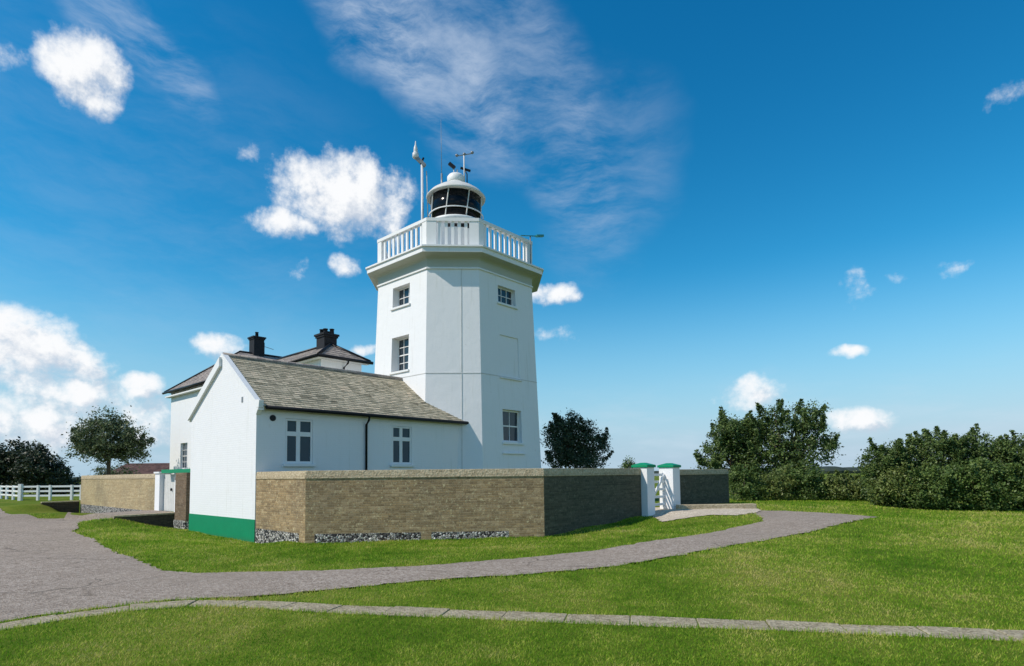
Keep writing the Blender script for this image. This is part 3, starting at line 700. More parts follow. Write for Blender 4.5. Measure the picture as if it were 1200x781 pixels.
# gallery balustrade
PR = 3.42; pb_ = PR * KB
bal = None; mb = MB()
def oct_bar(mb, a, w, z0, z1):
    o_, i_ = ring(a, 0), ring(a - w, 0)
    for k in range(8):
        r = [o_[k], o_[(k + 1) % 8], i_[(k + 1) % 8], i_[k]]
        mb.hexa([(x, y, z0) for x, y, _ in r], [(x, y, z1) for x, y, _ in r])
oct_bar(mb, PR + .02, .2, 11.97, 12.14); oct_bar(mb, PR + .03, .22, 13.22, 13.36)
for k in range(8):
    N, S, diag = FACES[k]; h, w = ((PR + pb_) / math.sqrt(2), (PR - pb_) / math.sqrt(2)) if diag else (PR, pb_)
    F = ((TA + N[0] * h, TB + N[1] * h), S, N)
    pw = .42 if diag else .30
    for s in (-1, 1): mb.fbox(F, min(s * w, s * (w - pw)), max(s * w, s * (w - pw)), 12.13, 13.225, -.17, .01 if s > 0 else .012)
bal = mb.build('balustrade', M['trim'], lh)
for k in range(8):
    N, S, diag = FACES[k]; h, w = ((PR + pb_) / math.sqrt(2), (PR - pb_) / math.sqrt(2)) if diag else (PR, pb_)
    F = ((TA + N[0] * h, TB + N[1] * h), S, N); pw = .42 if diag else .30
    n = 5 if diag else 9; L = 2 * (w - pw)
    for i in range(n):
        c = -L / 2 + L * (i + .5) / n; bw = .13
        MB().fbox(F, c - bw / 2, c + bw / 2, 12.12, 13.24, -.13, -.05).build('baluster', M['trim'], bal, bevel=.008)
# lantern
mb = MB().lathe((TA, TB), [(1.30, 11.96), (1.30, 14.36), (1.36, 14.40), (1.42, 14.44), (1.42, 14.56), (1.30, 14.60), (1.2, 14.61)], 40)
lan = mb.build('lantern', M['trim'], lh)
MB().lathe((TA, TB), [(1.28, 14.60), (1.28, 16.0)], 40).build('glazing', M['lampglass'], lan)
for k in range(8):
    an = k * 2 * math.pi / 8 + .42; a2 = an + .14
    MB().bar((TA + 1.31 * math.cos(an), TB + 1.31 * math.sin(an), 14.59), (TA + 1.31 * math.cos(a2), TB + 1.31 * math.sin(a2), 15.97), .038, .04).build('glazing_bar', M['trimgrey'], lan)
mb = MB()
for k in range(40):
    a0, a1 = k * math.pi / 20, (k + 1) * math.pi / 20
    mb.bar((TA + 1.36 * math.cos(a0), TB + 1.36 * math.sin(a0), 15.0), (TA + 1.36 * math.cos(a1), TB + 1.36 * math.sin(a1), 15.0), .045, .045)
mb.build('handrail', M['trim'], lan)
MB().lathe((TA, TB), [(1.30, 15.92), (1.47, 15.92), (1.49, 15.98), (1.44, 16.04), (1.30, 16.2), (1.05, 16.38), (.75, 16.55), (.50, 16.68), (.43, 16.76)], 48).build('roof', M['trimgrey'], lan)
MB().lathe((TA, TB), [(.36, 16.74), (.40, 16.76), (.44, 16.82), (.44, 17.08), (.36, 17.18), (.2, 17.24), (.03, 17.26)], 24).build('roof_ventilator', M['trim'], lan)
for an in (-2.62, -2.36, -2.1, -1.84):
    c, s = math.cos(an), math.sin(an); F = ((TA + 1.30 * c, TB + 1.30 * s), (-s, c), (c, s))
    MB().fbox(F, -.11, .11, 14.0, 14.42, -.03, .012).build('dark_panel', M['dark'], lan)  # small dark panels set high on the lantern drum
# instruments on the tower, each a thing of its own
t = thing_xy('beacon_mast', 'tall slim white pole with small beacon lamp, on the gallery left of the lantern', 'mast', -4.40, 29.3, 11.97)
MB().tube([(-4.40, 29.3, 11.97), (-4.43, 29.3, 17.9)], [.075, .065], 10).build('pole', M['steel'], t)
MB().tube([(-4.16, 29.45, 11.97), (-4.16, 29.45, 15.1), (-4.22, 29.4, 17.6)], .03, 8).build('stay', M['steel'], t)
hd = MB().bar((-4.28, 29.3, 17.82), (-4.82, 29.25, 18.35), .2, .16).build('bracket', M['grey'], t)
MB().lathe((-4.75, 29.25), [(.12, 18.2), (.16, 18.25), (.16, 18.45), (.10, 18.5), (.11, 18.55), (.09, 18.75), (.04, 18.9), (.02, 19.1)], 16).build('beacon_lamp', M['steel'], t)
MB().tube([(-4.5, 29.3, 17.9), (-4.35, 29.3, 18.25)], .05, 8).build('photocell', M['black'], t)
t = thing_xy('weather_station', 'slim pole with spinning cups and wind vane above the lantern roof', 'weather station', -2.25, 29.0, 16.26)
MB().tube([(-2.25, 29.0, 16.46), (-2.27, 29.0, 18.18)], .035, 8).build('pole', M['steel'], t)
mb = MB().bar((-2.62, 29.0, 18.16), (-1.86, 29.05, 18.31), .035); mb.build('crossarm', M['grey'], t)
for dx, dz in ((-.38, 0), (.0, .06), (.4, .14)): MB().lathe((-2.25 + dx, 29.0), [(.03, 18.12 + dz), (.08, 18.16 + dz), (.08, 18.22 + dz), (.02, 18.26 + dz)], 10).build('cup', M['grey'], t)
MB().bar((-2.45, 29, 17.54), (-1.95, 29.1, 17.42), .09, .09).build('sensor', M['black'], t)
MB().tube([(-2.12, 29.0, 16.66), (-2.12, 29.0, 17.21), (-2.25, 29.0, 17.46)], .03, 6).build('strut', M['black'], t)
t = thing_xy('sensor_head', 'short post with tilted black sensor head on top of the lantern ventilator', 'sensor', -2.78, 29.05, 17.24)
MB().tube([(-2.78, 29.05, 17.20), (-2.80, 29.05, 17.61)], .03, 8).build('post', M['steel'], t); MB().bar((-2.74, 29.0, 17.54), (-3.02, 29.0, 17.78), .12, .16).build('head', M['black'], t)
MB().tube([(-2.62, 29.05, 17.22), (-2.62, 29.05, 17.48)], .04, 8).build('stub', M['steel'], t)
t = thing_xy('whip_antenna', 'hair-thin upright whip antenna on the left shoulder of the lantern roof', 'antenna', -3.42, 29.2, 16.26)
MB().tube([(-3.42, 29.2, 16.21), (-3.42, 29.2, 17.36)], .045, 8).build('base', M['grey'], t); MB().tube([(-3.42, 29.2, 17.36), (-3.45, 29.2, 20.2)], [.016, .008], 6).build('whip', M['grey'], t)
t = thing('floodlight', 'teal floodlight on a thin post at the right corner of the gallery', 'floodlight', 12.88, -.62, 11.95)
MB().tube([(12.88, -.62, 11.95), (12.88, -.62, 13.5)], .03, 8).build('post', M['grey'], t)
MB().bar((12.25, -.55, 13.38), (13.45, -.70, 13.66), .04, .04).build('arm', M['teal'], t)
MB().bar((13.25, -.68, 13.62), (13.70, -.74, 13.74), .14, .10).build('lamp_head', M['teal'], t)

# ------------------------------------------------------------------ cottage
cot = thing('cottage', 'low white gabled cottage with stone slate roof and green-painted foot, built against the tower', 'cottage', 0, 0, 0)
CW, ZE, ZR, CL = 5.41, 4.42, 6.30, 9.4
hb = CW / 2; sl = (ZR - ZE) / hb
mb = MB()
W1, Wd2 = (.97, 1.95, 2.5, 4.02), (5.24, 6.18, 2.5, 4.0)
holed_wall(mb, lambda s, z, i: Vector((s, i, z)), [0, .97, 1.95, 5.24, 6.18, CL], [-.4, 2.5, 4.0, 4.02, ZE], [W1, Wd2], .1)
mb.quad((0, 0, -.4), (0, CW, -.4), (0, CW, ZE), (0, hb, ZR), (0, 0, ZE))
mb.quad((0, CW, -.4), (CL, CW, -.4), (CL, CW, ZE), (0, CW, ZE))
mb.build('wall', M['whitebrick'], cot)
MB().box(-.014, .002, -.012, CW + .012, -.4, .765).build('painted_plinth', M['plinth'], cot)
# roof in courses, lapped over the wall heads
rf = MB(); ov = .2; zo = ZE - ov * sl + .07; zr = ZR + .07
slates(rf, (.1, -ov, zo), (9.9, -ov, zo), (9.9, hb, zr), (.1, hb, zr), 24, .014)
slates(rf, (.1, CW + ov, zo), (9.9, CW + ov, zo), (9.9, hb, zr), (.1, hb, zr), 24, .014)
roof = rf.build('roof', M['slate'], cot, weld=False)
MB().tube([(.02, hb, zr + .02), (8.1, hb, zr + .02)], .085, 8).build('ridge', M['slatepurple'], roof)
for nm, sgn in (('gable_coping', 0), ('gable_coping', 1)):
    e = (-ov * .9, zo - .02) if sgn == 0 else (CW + ov * .9, zo - .02)
    mb = MB(); A = [(-.02, e[0], e[1] - .12), (-.02, e[0], e[1] + .06), (-.02, hb, zr + .075), (-.02, hb, zr - .12)]
    B = [(.16, y, z) for _, y, z in A]; mb.hexa(A, B); mb.build(nm, M['trim'], roof)
mb = MB()                                                               # board on the far slope of the gable
e1, e2 = (CW + .12, ZE - .1), (hb + .02, ZR - .06)
mb.hexa([(-.10, e1[0], e1[1] - .06), (-.10, e1[0], e1[1] + .22), (-.10, e2[0], e2[1] + .06), (-.10, e2[0], e2[1] - .26)], [(-.002, e1[0], e1[1] - .06), (-.002, e1[0], e1[1] + .22), (-.002, e2[0], e2[1] + .06), (-.002, e2[0], e2[1] - .26)])
mb.build('bargeboard', M['trim'], cot)
mb = MB().hexa([(-.03, -.2, 4.30), (.12, -.2, 4.30), (.12, .0, 4.30), (-.03, .0, 4.30)], [(-.03, -.24, 4.52), (.12, -.24, 4.52), (.12, .0, 4.56), (-.03, .0, 4.56)])
mb.hexa([(-.03, -.03, 4.08), (.12, -.03, 4.08), (.12, .0, 4.08), (-.03, .0, 4.08)], [(-.03, -.19, 4.29), (.12, -.19, 4.29), (.12, .0, 4.29), (-.03, .0, 4.29)]); mb.build('kneeler', M['trim'], cot)
mb = MB().tube([(.2, -.25, 4.31), (9.15, -.25, 4.31)], .065, 8); mb.build('gutter', M['black'], cot)
MB().box(.17, 9.2, -.02, -.004, 4.22, 4.40).build('fascia', M['trimgrey'], cot)
MB().tube([(4.06, -.25, 4.28), (4.06, -.22, 4.14), (4.05, -.07, 3.98), (4.05, -.07, .2)], .042, 8).build('downpipe', M['black'], cot)
MB().tube([(.53, .02, 4.0), (.53, -.03, 4.0)], .1, 20).build('round_vent', M['black'], cot)
MB().box(-.012, .0, .98, 1.09, 4.56, 4.74).build('airbrick', M['grey'], cot)
FB = ((0, 0), (1, 0), (0, -1))
window(cot, FB, .98, 1.94, 2.53, 4.01, ((.47, .14),), ((.68, .15),), -.07, border=.06, framem='trim', glass='blueglass')
window(cot, FB, 5.25, 6.17, 2.53, 3.99, ((.47, .14),), ((.68, .15),), -.07, border=.06, framem='trim', glass='blueglass')

# ------------------------------------------------------------------ keepers' house behind
hs = thing('keepers_house', 'white two-storey house with purple slate hipped roofs and two tarred chimneys, behind the cottage', 'house', 7.03, 8.3, 0)
mb = MB()
FA = ((7.03, 0), (0, 1), (-1, 0))
holed_wall(mb, lambda s, z, i: Vector((7.03 + i, s, z)), [8.3, 25.9, 27.2, 29.3], [-.4, 2.7, 4.55, 8.12], [(25.9, 27.2, 2.7, 4.55)], .2)
mb.quad((7.03, 8.3, -.4), (9.4, 8.3, -.4), (9.4, 8.3, 8.0), (7.03, 8.3, 8.0)); mb.quad((9.4, 8.3, -.4), (9.4, 18.7, -.4), (9.4, 18.7, 8.05), (9.4, 8.3, 8.0))
mb.quad((9.4, 18.7, -.4), (15.95, 18.7, -.4), (15.95, 18.7, 8.3), (9.4, 18.7, 8.3)); mb.quad((15.95, 18.7, -.4), (15.95, 29.3, -.4), (15.95, 29.3, 8.3), (15.95, 18.7, 8.3)); mb.quad((7.03, 29.3, -.4), (15.95, 29.3, -.4), (15.95, 29.3, 8.3), (7.03, 29.3, 8.3))
mb.quad((7.02, 18.9, 8.1), (7.02, 29.3, 8.1), (7.02, 29.3, 8.36), (7.02, 18.9, 8.36))
mb.build('wall', M['white'], hs)
MB().box(7.25, 9.35, 5.42, 8.29, -.4, 4.2).build('link_wall', M['white'], hs)
r = MB()
slates(r, (6.68, 7.92, 8.12), (6.68, 18.9, 8.12), (8.2, 18.9, 9.05), (8.2, 9.35, 9.05), 6); slates(r, (9.74, 7.92, 8.12), (9.74, 18.9, 8.12), (8.2, 18.9, 9.05), (8.2, 9.35, 9.05), 6)
slates(r, (6.68, 7.92, 8.12), (9.74, 7.92, 8.12), (8.2, 9.35, 9.05), (8.2, 9.35, 9.05), 6)
E0 = 8.38; c = [(6.68, 18.4), (6.68, 29.68), (16.3, 29.68), (16.3, 18.4)]; ra, rb = (9.75, 24.0, 11.04), (13.1, 24.0, 11.04)
slates(r, (*c[0], E0), (*c[1], E0), ra, ra, 14); slates(r, (*c[3], E0), (*c[2], E0), rb, rb, 14); slates(r, (*c[0], E0), (*c[3], E0), rb, ra, 14); slates(r, (*c[1], E0), (*c[2], E0), rb, ra, 14)
hr = r.build('roof', M['slatepurple'], hs, weld=False)
for p, q in (((9.75, 24, 11.08), (13.1, 24, 11.08)), ((8.2, 9.35, 9.08), (8.2, 19, 9.08)), ((8.2, 9.35, 9.08), (6.7, 7.95, 8.15)), ((8.2, 9.35, 9.08), (9.72, 7.95, 8.15)), ((9.75, 24, 11.08), (6.7, 29.66, 8.42))): MB().tube([p, q], .09, 8).build('ridge', M['black'], hr)
mb = MB()
for p, q in (((6.62, 7.86, 8.08), (6.62, 18.4, 8.08)), ((6.62, 18.4, 8.34), (6.62, 29.75, 8.34)), ((6.62, 7.86, 8.08), (9.8, 7.86, 8.08))): mb.tube([p, q], .085, 8)
mb.build('gutter', M['black'], hs)
MB().box(6.70, 7.02, 7.96, 29.6, 8.0, 8.09).build('soffit', M['trim'], hs)
MB().box(7.03, 9.7, 7.96, 8.28, 8.0, 8.09).build('soffit', M['trim'], hs)
MB().tube([(8.38, 7.9, 8.06), (8.38, 8.0, 7.9), (8.30, 8.22, 7.7), (8.30, 8.22, 4.0)], .045, 8).build('downpipe', M['black'], hs)
window(hs, FA, 25.92, 27.18, 2.73, 4.53, (1 / 3, 2 / 3), (.25, (.5, .05), .75), -.18)
def chimney(a0, a1, b0, b1, zb, zt, pots, cap=.1):
    mb = MB().box(a0, a1, b0, b1, zb, zt); ch = mb.build('chimney', M['tar'], hr)
    MB().box(a0 - cap, a1 + cap, b0 - cap, b1 + cap, zt + .002, zt + .1).box(a0 - cap * .5, a1 + cap * .5, b0 - cap * .5, b1 + cap * .5, zt - .1, zt).build('chimney_cap', M['tar'], hr)
    for pa, pb2, h in pots: MB().lathe((pa, pb2), [(.13, zt + .1), (.12, zt + .15), (.105, zt + .1 + h), (.13, zt + .1 + h), (.13, zt + .14 + h), (.08, zt + .14 + h)], 12).build('chimney_pot', M['tar'], hr)
chimney(7.88, 8.62, 9.45, 10.25, 8.3, 9.58, [(8.06, 9.65, .22), (8.42, 9.62, .26), (8.08, 10.05, .25), (8.44, 10.05, .2)])
chimney(10.55, 11.3, 23.6, 24.4, 10.4, 12.2, [(10.92, 24.0, .35)])
MB().tube([(11.5, 24.0, 11.0), (11.5, 24.0, 12.0)], .02, 6).bar((11.3, 24.0, 11.75), (12.2, 24.0, 11.6), .03).build('television_aerial', M['grey'], hr)

# ------------------------------------------------------------------ boundary walls and gates
def wall_run(t, outer, inner, z0, zc, ztop, brick='brick'):
    bs = brick if isinstance(brick, list) else [brick] * (len(outer) - 1)
    for k in range(len(outer) - 1):
        mb = MB()
        r_ = [outer[k], outer[k + 1], inner[k + 1], inner[k]]
        mb.hexa([(x, y, z0) for x, y in r_], [(x, y, zc) for x, y in r_]); mb.build('brickwork', M[bs[k]], t)
    def grow(o, i, g): return [tuple(np.array(p) + (np.array(p) - np.array(q)) * g) for p, q in zip(o, i)]
    mb = MB(); L0, L1 = grow(outer, inner, .06), grow(inner, outer, .06); C0, C1 = grow(outer, inner, .035), grow(inner, outer, .035)
    for k in range(len(outer) - 1):
        mb.hexa([(x, y, zc + .001) for x, y in (L0[k], L0[k + 1], L1[k + 1], L1[k])], [(x, y, zc + .055) for x, y in (L0[k], L0[k + 1], L1[k + 1], L1[k])])
        mb.hexa([(x, y, zc + .056) for x, y in (C0[k], C0[k + 1], C1[k + 1], C1[k])], [(x, y, ztop) for x, y in (grow(outer, inner, -.02)[k], grow(outer, inner, -.02)[k + 1], grow(inner, outer, -.02)[k + 1], grow(inner, outer, -.02)[k])])
    mb.build('coping', M['coping'], t, bevel=.012)
gw = thing('garden_wall', 'angled buff brick garden wall with stone coping and flint-panelled foot, before the tower', 'wall', 4.73, -7.84, 0)
OUT = [(0.02, -.02), (0, -3.1), (4.73, -7.84), (10.18, -7.84)]; INN = [(.37, -.02), (.35, -2.955), (4.875, -7.49), (10.18, -7.49)]
wall_run(gw, OUT, INN, -.4, 2.03, 2.26, ['brick', 'brick', 'brickshade'])
s45 = math.sqrt(.5)
MB().fbox(((0, 0), (0, -1), (-1, 0)), .06, 2.75, .02, .5, -.01, .006).build('flint_panel', M['flint'], gw)
FS = ((0, -3.1), (s45, -s45), (-s45, -s45))
for a, b in ((.26, 3.2), (3.5, 6.4)): MB().fbox(FS, a, b, .2, .50, -.01, .006).build('flint_panel', M['flint'], gw)
g2 = thing('garden_wall', 'short shaded brick wall with flat coping between the right gate pillar and the trees', 'wall', 15, -7.66, .6)
wall_run(g2, [(12.72, -7.84), (17.95, -7.84)], [(12.72, -7.49), (17.95, -7.49)], .3, 2.0, 2.22, 'brickshade')
def pillar(label, a0, a1, b0, b1, z0, z1, group):
    t = thing('gate_pillar', label, 'gate pillar', (a0 + a1) / 2, (b0 + b1) / 2, z0, group)
    MB().box(a0, a1, b0, b1, z0 - .4, z1).build('shaft', M['white'], t, bevel=.012)
    e = .045; r_ = [(a0 - e, b0 - e), (a1 + e, b0 - e), (a1 + e, b1 + e), (a0 - e, b1 + e)]; cx, cy = (a0 + a1) / 2, (b0 + b1) / 2
    MB().hexa([(x, y, z1 + .001) for x, y in r_], [(x, y, z1 + .085) for x, y in r_]).hexa([(x, y, z1 + .086) for x, y in r_], [(cx + (x - cx) * .25, cy + (y - cy) * .25, z1 + .17) for x, y in r_]).build('cap', M['green'], t, bevel=.008)
    return t
GP = 'white gate pillars with green caps'
pillar('white square gate pillar with green cap at the end of the angled garden wall', 10.2, 10.72, -8.08, -7.52, .6, 2.29, GP)
pillar('white square gate pillar with green cap against the short shaded wall', 12.14, 12.70, -8.08, -7.50, .7, 2.29, GP)
t = thing('field_gate', 'white slatted wooden gate with diagonal brace hung between the two green-capped pillars', 'gate', 11.4, -7.7, .75)
for z in (.92, 1.2, 1.48, 1.76, 2.02): MB().box(10.76, 12.1, -7.74, -7.70, z - .045, z + .045).build('rail', M['trim'], t, bevel=.006)
for a in (10.76, 12.0): MB().box(a, a + .1, -7.70, -7.62, .8, 2.1).build('stile', M['trim'], t, bevel=.006)
MB().bar((10.86, -7.77, .95), (12.0, -7.77, 2.0), .05, .09).build('brace', M['trim'], t)
mb = MB(); lp = [np.array(p) for p in ((6.11, 21.99), (9.11, 22.26))]; nv = np.array([-.09, 1.0]) * .3
mb.hexa([(*lp[0], .5), (*lp[1], .5), (*(lp[1] + nv), .5), (*(lp[0] + nv), .5)], [(*lp[0], .9), (*lp[1], .9), (*(lp[1] + nv), .9), (*(lp[0] + nv), .9)])
tag(mb.build('stone_ledge', M['coping'], bevel=.02), 'low pale stone ledge on the ground in front of the short shaded wall', 'ledge')

lw = thing('garden_wall', 'sunlit tan brick wall with stone coping between the white gate and the left-hand fence', 'wall', .7, 18, 0)
wall_run(lw, [(.7, 11.36), (.7, 24.66)], [(1.05, 11.36), (1.05, 24.66)], -.4, 2.08, 2.3, 'bricktan')
MB().fbox(((.7, 11.4), (0, 1), (-1, 0)), .1, 13.2, -.3, .6, -.01, .006).build('flint_panel', M['flint'], lw)
GQ = 'pillars of the boarded gate'
t = thing('gate_post', 'white square post on the left side of the boarded gate, ending the tan wall', 'gate post', .88, 11.05, .6, GQ)
MB().box(.62, 1.1, 10.74, 11.34, .2, 2.3).build('shaft', M['white'], t, bevel=.012); MB().box(.57, 1.15, 10.69, 11.39, 2.301, 2.38).build('cap', M['trim'], t, bevel=.01)
t = thing('gate_post', 'narrow white post between the boarded gate and the brown brick pier', 'gate post', .88, 8.68, .6, GQ)
MB().box(.62, 1.1, 8.45, 8.90, .2, 2.28).build('shaft', M['white'], t, bevel=.012); MB().box(.55, .615, 8.5, 8.78, 2.0, 2.15).build('letter_box', M['grey'], t)
t = thing('plank_gate', 'pale grey boarded door with round handle between the two white gate posts', 'door', .85, 9.8, .62)
mb = MB()
for k in range(9): w = 1.8 / 9; mb.box(.80, .84, 8.92 + k * w, 8.92 + (k + 1) * w - .012, .66, 2.26)
mb.box(.842, .87, 8.93, 10.72, .7, 2.22); mb.build('boards', M['trimgrey'], t)
MB().tube([(.79, 9.72, 1.6), (.74, 9.72, 1.6)], .06, 12).build('handle', M['black'], t)
tag(MB().box(.45, 1.12, 6.6, 10.0, 2.31, 2.46).build('gate_lintel', M['green'], off=Vector((0, 0, 0))), 'green beam laid over the boarded gate and the brown brick pier', 'beam')
bpy.data.objects['gate_lintel'].rotation_euler = (0, 0, PSI); bpy.data.objects['gate_lintel'].location = (P0[0], P0[1], 0)
t = thing('brick_pier', 'narrow brown brick pier with pale flint foot beside the green-footed gable', 'pier', .5, 7.2, 0)
MB().box(.25, .75, 6.5, 7.7, .42, 2.3).build('shaft', M['brickred'], t, bevel=.01); MB().box(.22, .76, 6.48, 7.72, -.4, .419).build('foot', M['flint'], t)
def low_wall(label, p, q, z0, z1, w=.25):
    t = thing('retaining_wall', label, 'low wall', *p, 0, 'low dark retaining walls')
    p, q = np.array(p), np.array(q); d = (q - p) / np.linalg.norm(q - p); n = np.array([-d[1], d[0]])
    if n[1] < 0: n = -n
    r_ = [p, q, q + n * w, p + n * w]
    MB().hexa([(*c, -.4) for c in r_], [(*c, z) for c, z in zip(r_, (z0 - .07, z1 - .07, z1 - .07, z0 - .07))]).build('brickwork', M['brickdark'], t)
    r2 = [p - n * .03, q - n * .03, q + n * (w + .03), p + n * (w + .03)]
    MB().hexa([(*c, z - .069) for c, z in zip(r2, (z0, z1, z1, z0))], [(*c, z) for c, z in zip(r2, (z0, z1, z1, z0))]).build('coping', M['coping'], t, bevel=.01)
low_wall('low dark mossy retaining wall running from the brown brick pier out into the grass', (.7, 8.30), (-1.55, 8.85), .68, .64)  # mossy: only the darker brick colour all over
low_wall('low dark retaining wall at the far left end of the tan wall, below the fence', (.66, 24.70), (-1.15, 24.70), .80, .80)

# ------------------------------------------------------------------ fence and outbuilding
fn = thing_xy('post_and_rail_fence', 'white post and rail fence in front of the dark trees at far left', 'fence', -36.4, 44, .5)
line = [(-62, 64.0)] + [(-36.4 - 2.2 * k, 44 + 2.0 * k) for k in range(5, 0, -1)] + [(-36.4, 44), (-35.1, 44.0), (-34.2, 44.0), (-32.6, 44.0), (-31.9, 44.0), (-29.5, 44), (-27, 44)]
for k, (x, y) in enumerate(line[1:]):
    big = (x, y) == (-36.4, 44); w = .11 if big else .07; h = 1.22 if big else 1.12
    z = float(H(x, y)); MB().box(x - w, x + w, y - w, y + w, z - .3, z + h).build('post', M['trim'], fn)
for dz in (.35, .68, 1.02):
    for A, B in zip(line, line[1:]):
        za, zb = float(H(*A)) + dz, float(H(*B)) + dz
        MB().bar((*A, za), (*B, zb), .05, .13).build('rail', M['trim'], fn)
ob = thing_xy('outbuilding', 'low outbuilding with dark red roof behind the tan wall', 'outbuilding', -34.4, 55, .5)
MB().box(-37.6, -29.0, 55.0, 60.0, .2, 2.5).build('wall', M['brickred'], ob)
r = MB(); slates(r, (-37.8, 54.7, 2.42), (-28.7, 54.7, 2.42), (-28.7, 57.5, 3.55), (-37.3, 57.5, 3.55), 8); slates(r, (-37.8, 60.3, 2.42), (-28.7, 60.3, 2.42), (-28.7, 57.5, 3.55), (-37.3, 57.5, 3.55), 8)
r.quad((-37.8, 54.7, 2.4), (-37.8, 60.3, 2.4), (-37.3, 57.5, 3.55)); r.build('roof', M['redroof'], ob, weld=False)

# ------------------------------------------------------------------ trees and bushes
def leaves(n_clump, per, blobs, leaf, spread, seed, dense=.55, sprays=0, reach=.8):
    """clumps of small pointed leaves through the volume of the crown"""
    g = np.random.default_rng(seed); vol = np.array([b[3] * b[4] * b[5] for b in blobs]) ** .8; pick = g.choice(len(blobs), n_clump, p=vol / vol.sum())
    B = np.array(blobs)[pick]; d = g.normal(size=(n_clump, 3)); d /= np.linalg.norm(d, axis=1)[:, None]
    rr = g.random(n_clump) ** dense
    C = B[:, :3] + d * rr[:, None] * B[:, 3:6]
    if sprays:                                                                     # young shoots that break the outline
        Bs = np.array(blobs)[g.choice(len(blobs), sprays)]; ds = g.normal(size=(sprays, 3)); ds[:, 2] = np.abs(ds[:, 2]) * .9; ds /= np.linalg.norm(ds, axis=1)[:, None]
        st = Bs[:, :3] + ds * Bs[:, 3:6] * .88; up = ds + np.array([0, 0, .8]); up /= np.linalg.norm(up, axis=1)[:, None]; ln = reach * g.uniform(.35, 1, sprays)
        tt = np.linspace(0, 1, 5)
        Cs = (st[:, None, :] + up[:, None, :] * (ln[:, None] * tt)[..., None]).reshape(-1, 3)
        C = np.concatenate([C, Cs]); d = np.concatenate([d, np.repeat(ds, 5, 0)]); n_clump = len(C)
    n = n_clump * per; c = np.repeat(C, per, 0); dd = np.repeat(d, per, 0)
    s1 = g.uniform(.6, 1.25, n_clump)
    if sprays: s1[-sprays * 5:] = np.tile([.6, .5, .42, .35, .25], sprays)
    sz = np.repeat(s1, per)
    p = c + g.normal(size=(n, 3)) * spread * sz[:, None] * np.array([1, 1, .75])
    nr = g.normal(size=(n, 3)) * .8 + dd * .5 + np.array([0, 0, .55]); nr /= np.linalg.norm(nr, axis=1)[:, None]
    t = np.cross(nr, g.normal(size=(n, 3))); t /= np.linalg.norm(t, axis=1)[:, None]; s = np.cross(nr, t)
    L = (leaf * g.uniform(.6, 1.35, n))[:, None]; W = L * g.uniform(.42, .62, n)[:, None]
    V = np.stack([p - t * L * .5, p + s * W * .5 + nr * L * .06, p + t * L * .5, p - s * W * .5 + nr * L * .06], 1).reshape(-1, 3)
    return V, np.arange(4 * n).reshape(-1, 4), C
def tree(name, label, cat, x, y, blobs, m, n_clump, per, leaf, spread, seed, trunk=.14, group=None, depth=.9, limbs=16, dense=.55, sprays=0, reach=.8):
    z = float(H(x, y)); g = random.Random(seed)
    t = thing_xy(name, label, cat, x, y, z, group)
    B = [(bx, g.uniform(-.35, .35) * rx, bz, rx, rx * depth, rz) for bx, bz, rx, rz in blobs]
    V, F, C = leaves(n_clump, per, B, leaf, spread, seed, dense, sprays, reach)
    keep = V[:, 2].reshape(-1, 4).min(1) > .03; F = F[keep]
    mesh_np('crown' if trunk else 'foliage', V, F, m, t)
    zmin = min(b[2] - b[5] * .4 for b in B); zt = max(.25, zmin)
    mb = MB(); o = Vector((x, y, z))
    top = Vector((g.uniform(-.1, .1), g.uniform(-.1, .1), zt))
    tr = trunk or .05
    mb.tube([o + Vector((0, 0, -.25)), o + Vector((g.uniform(-.05, .05), 0, zt * .5)), o + top], [tr * 1.3, tr, tr * .85], 8)
    for i in g.sample(range(len(C)), min(limbs, len(C))):
        e = Vector(C[i]); mid = top.lerp(e, .5) + Vector((g.uniform(-.2, .2), g.uniform(-.2, .2), -abs(e.z - zt) * .08))
        mb.tube([o + top, o + mid, o + e], [tr * .6, tr * .32, tr * .09], 5, cap=False)
    mb.build('trunk' if trunk else 'stems', M['bark'], t, weld=False)
    return t
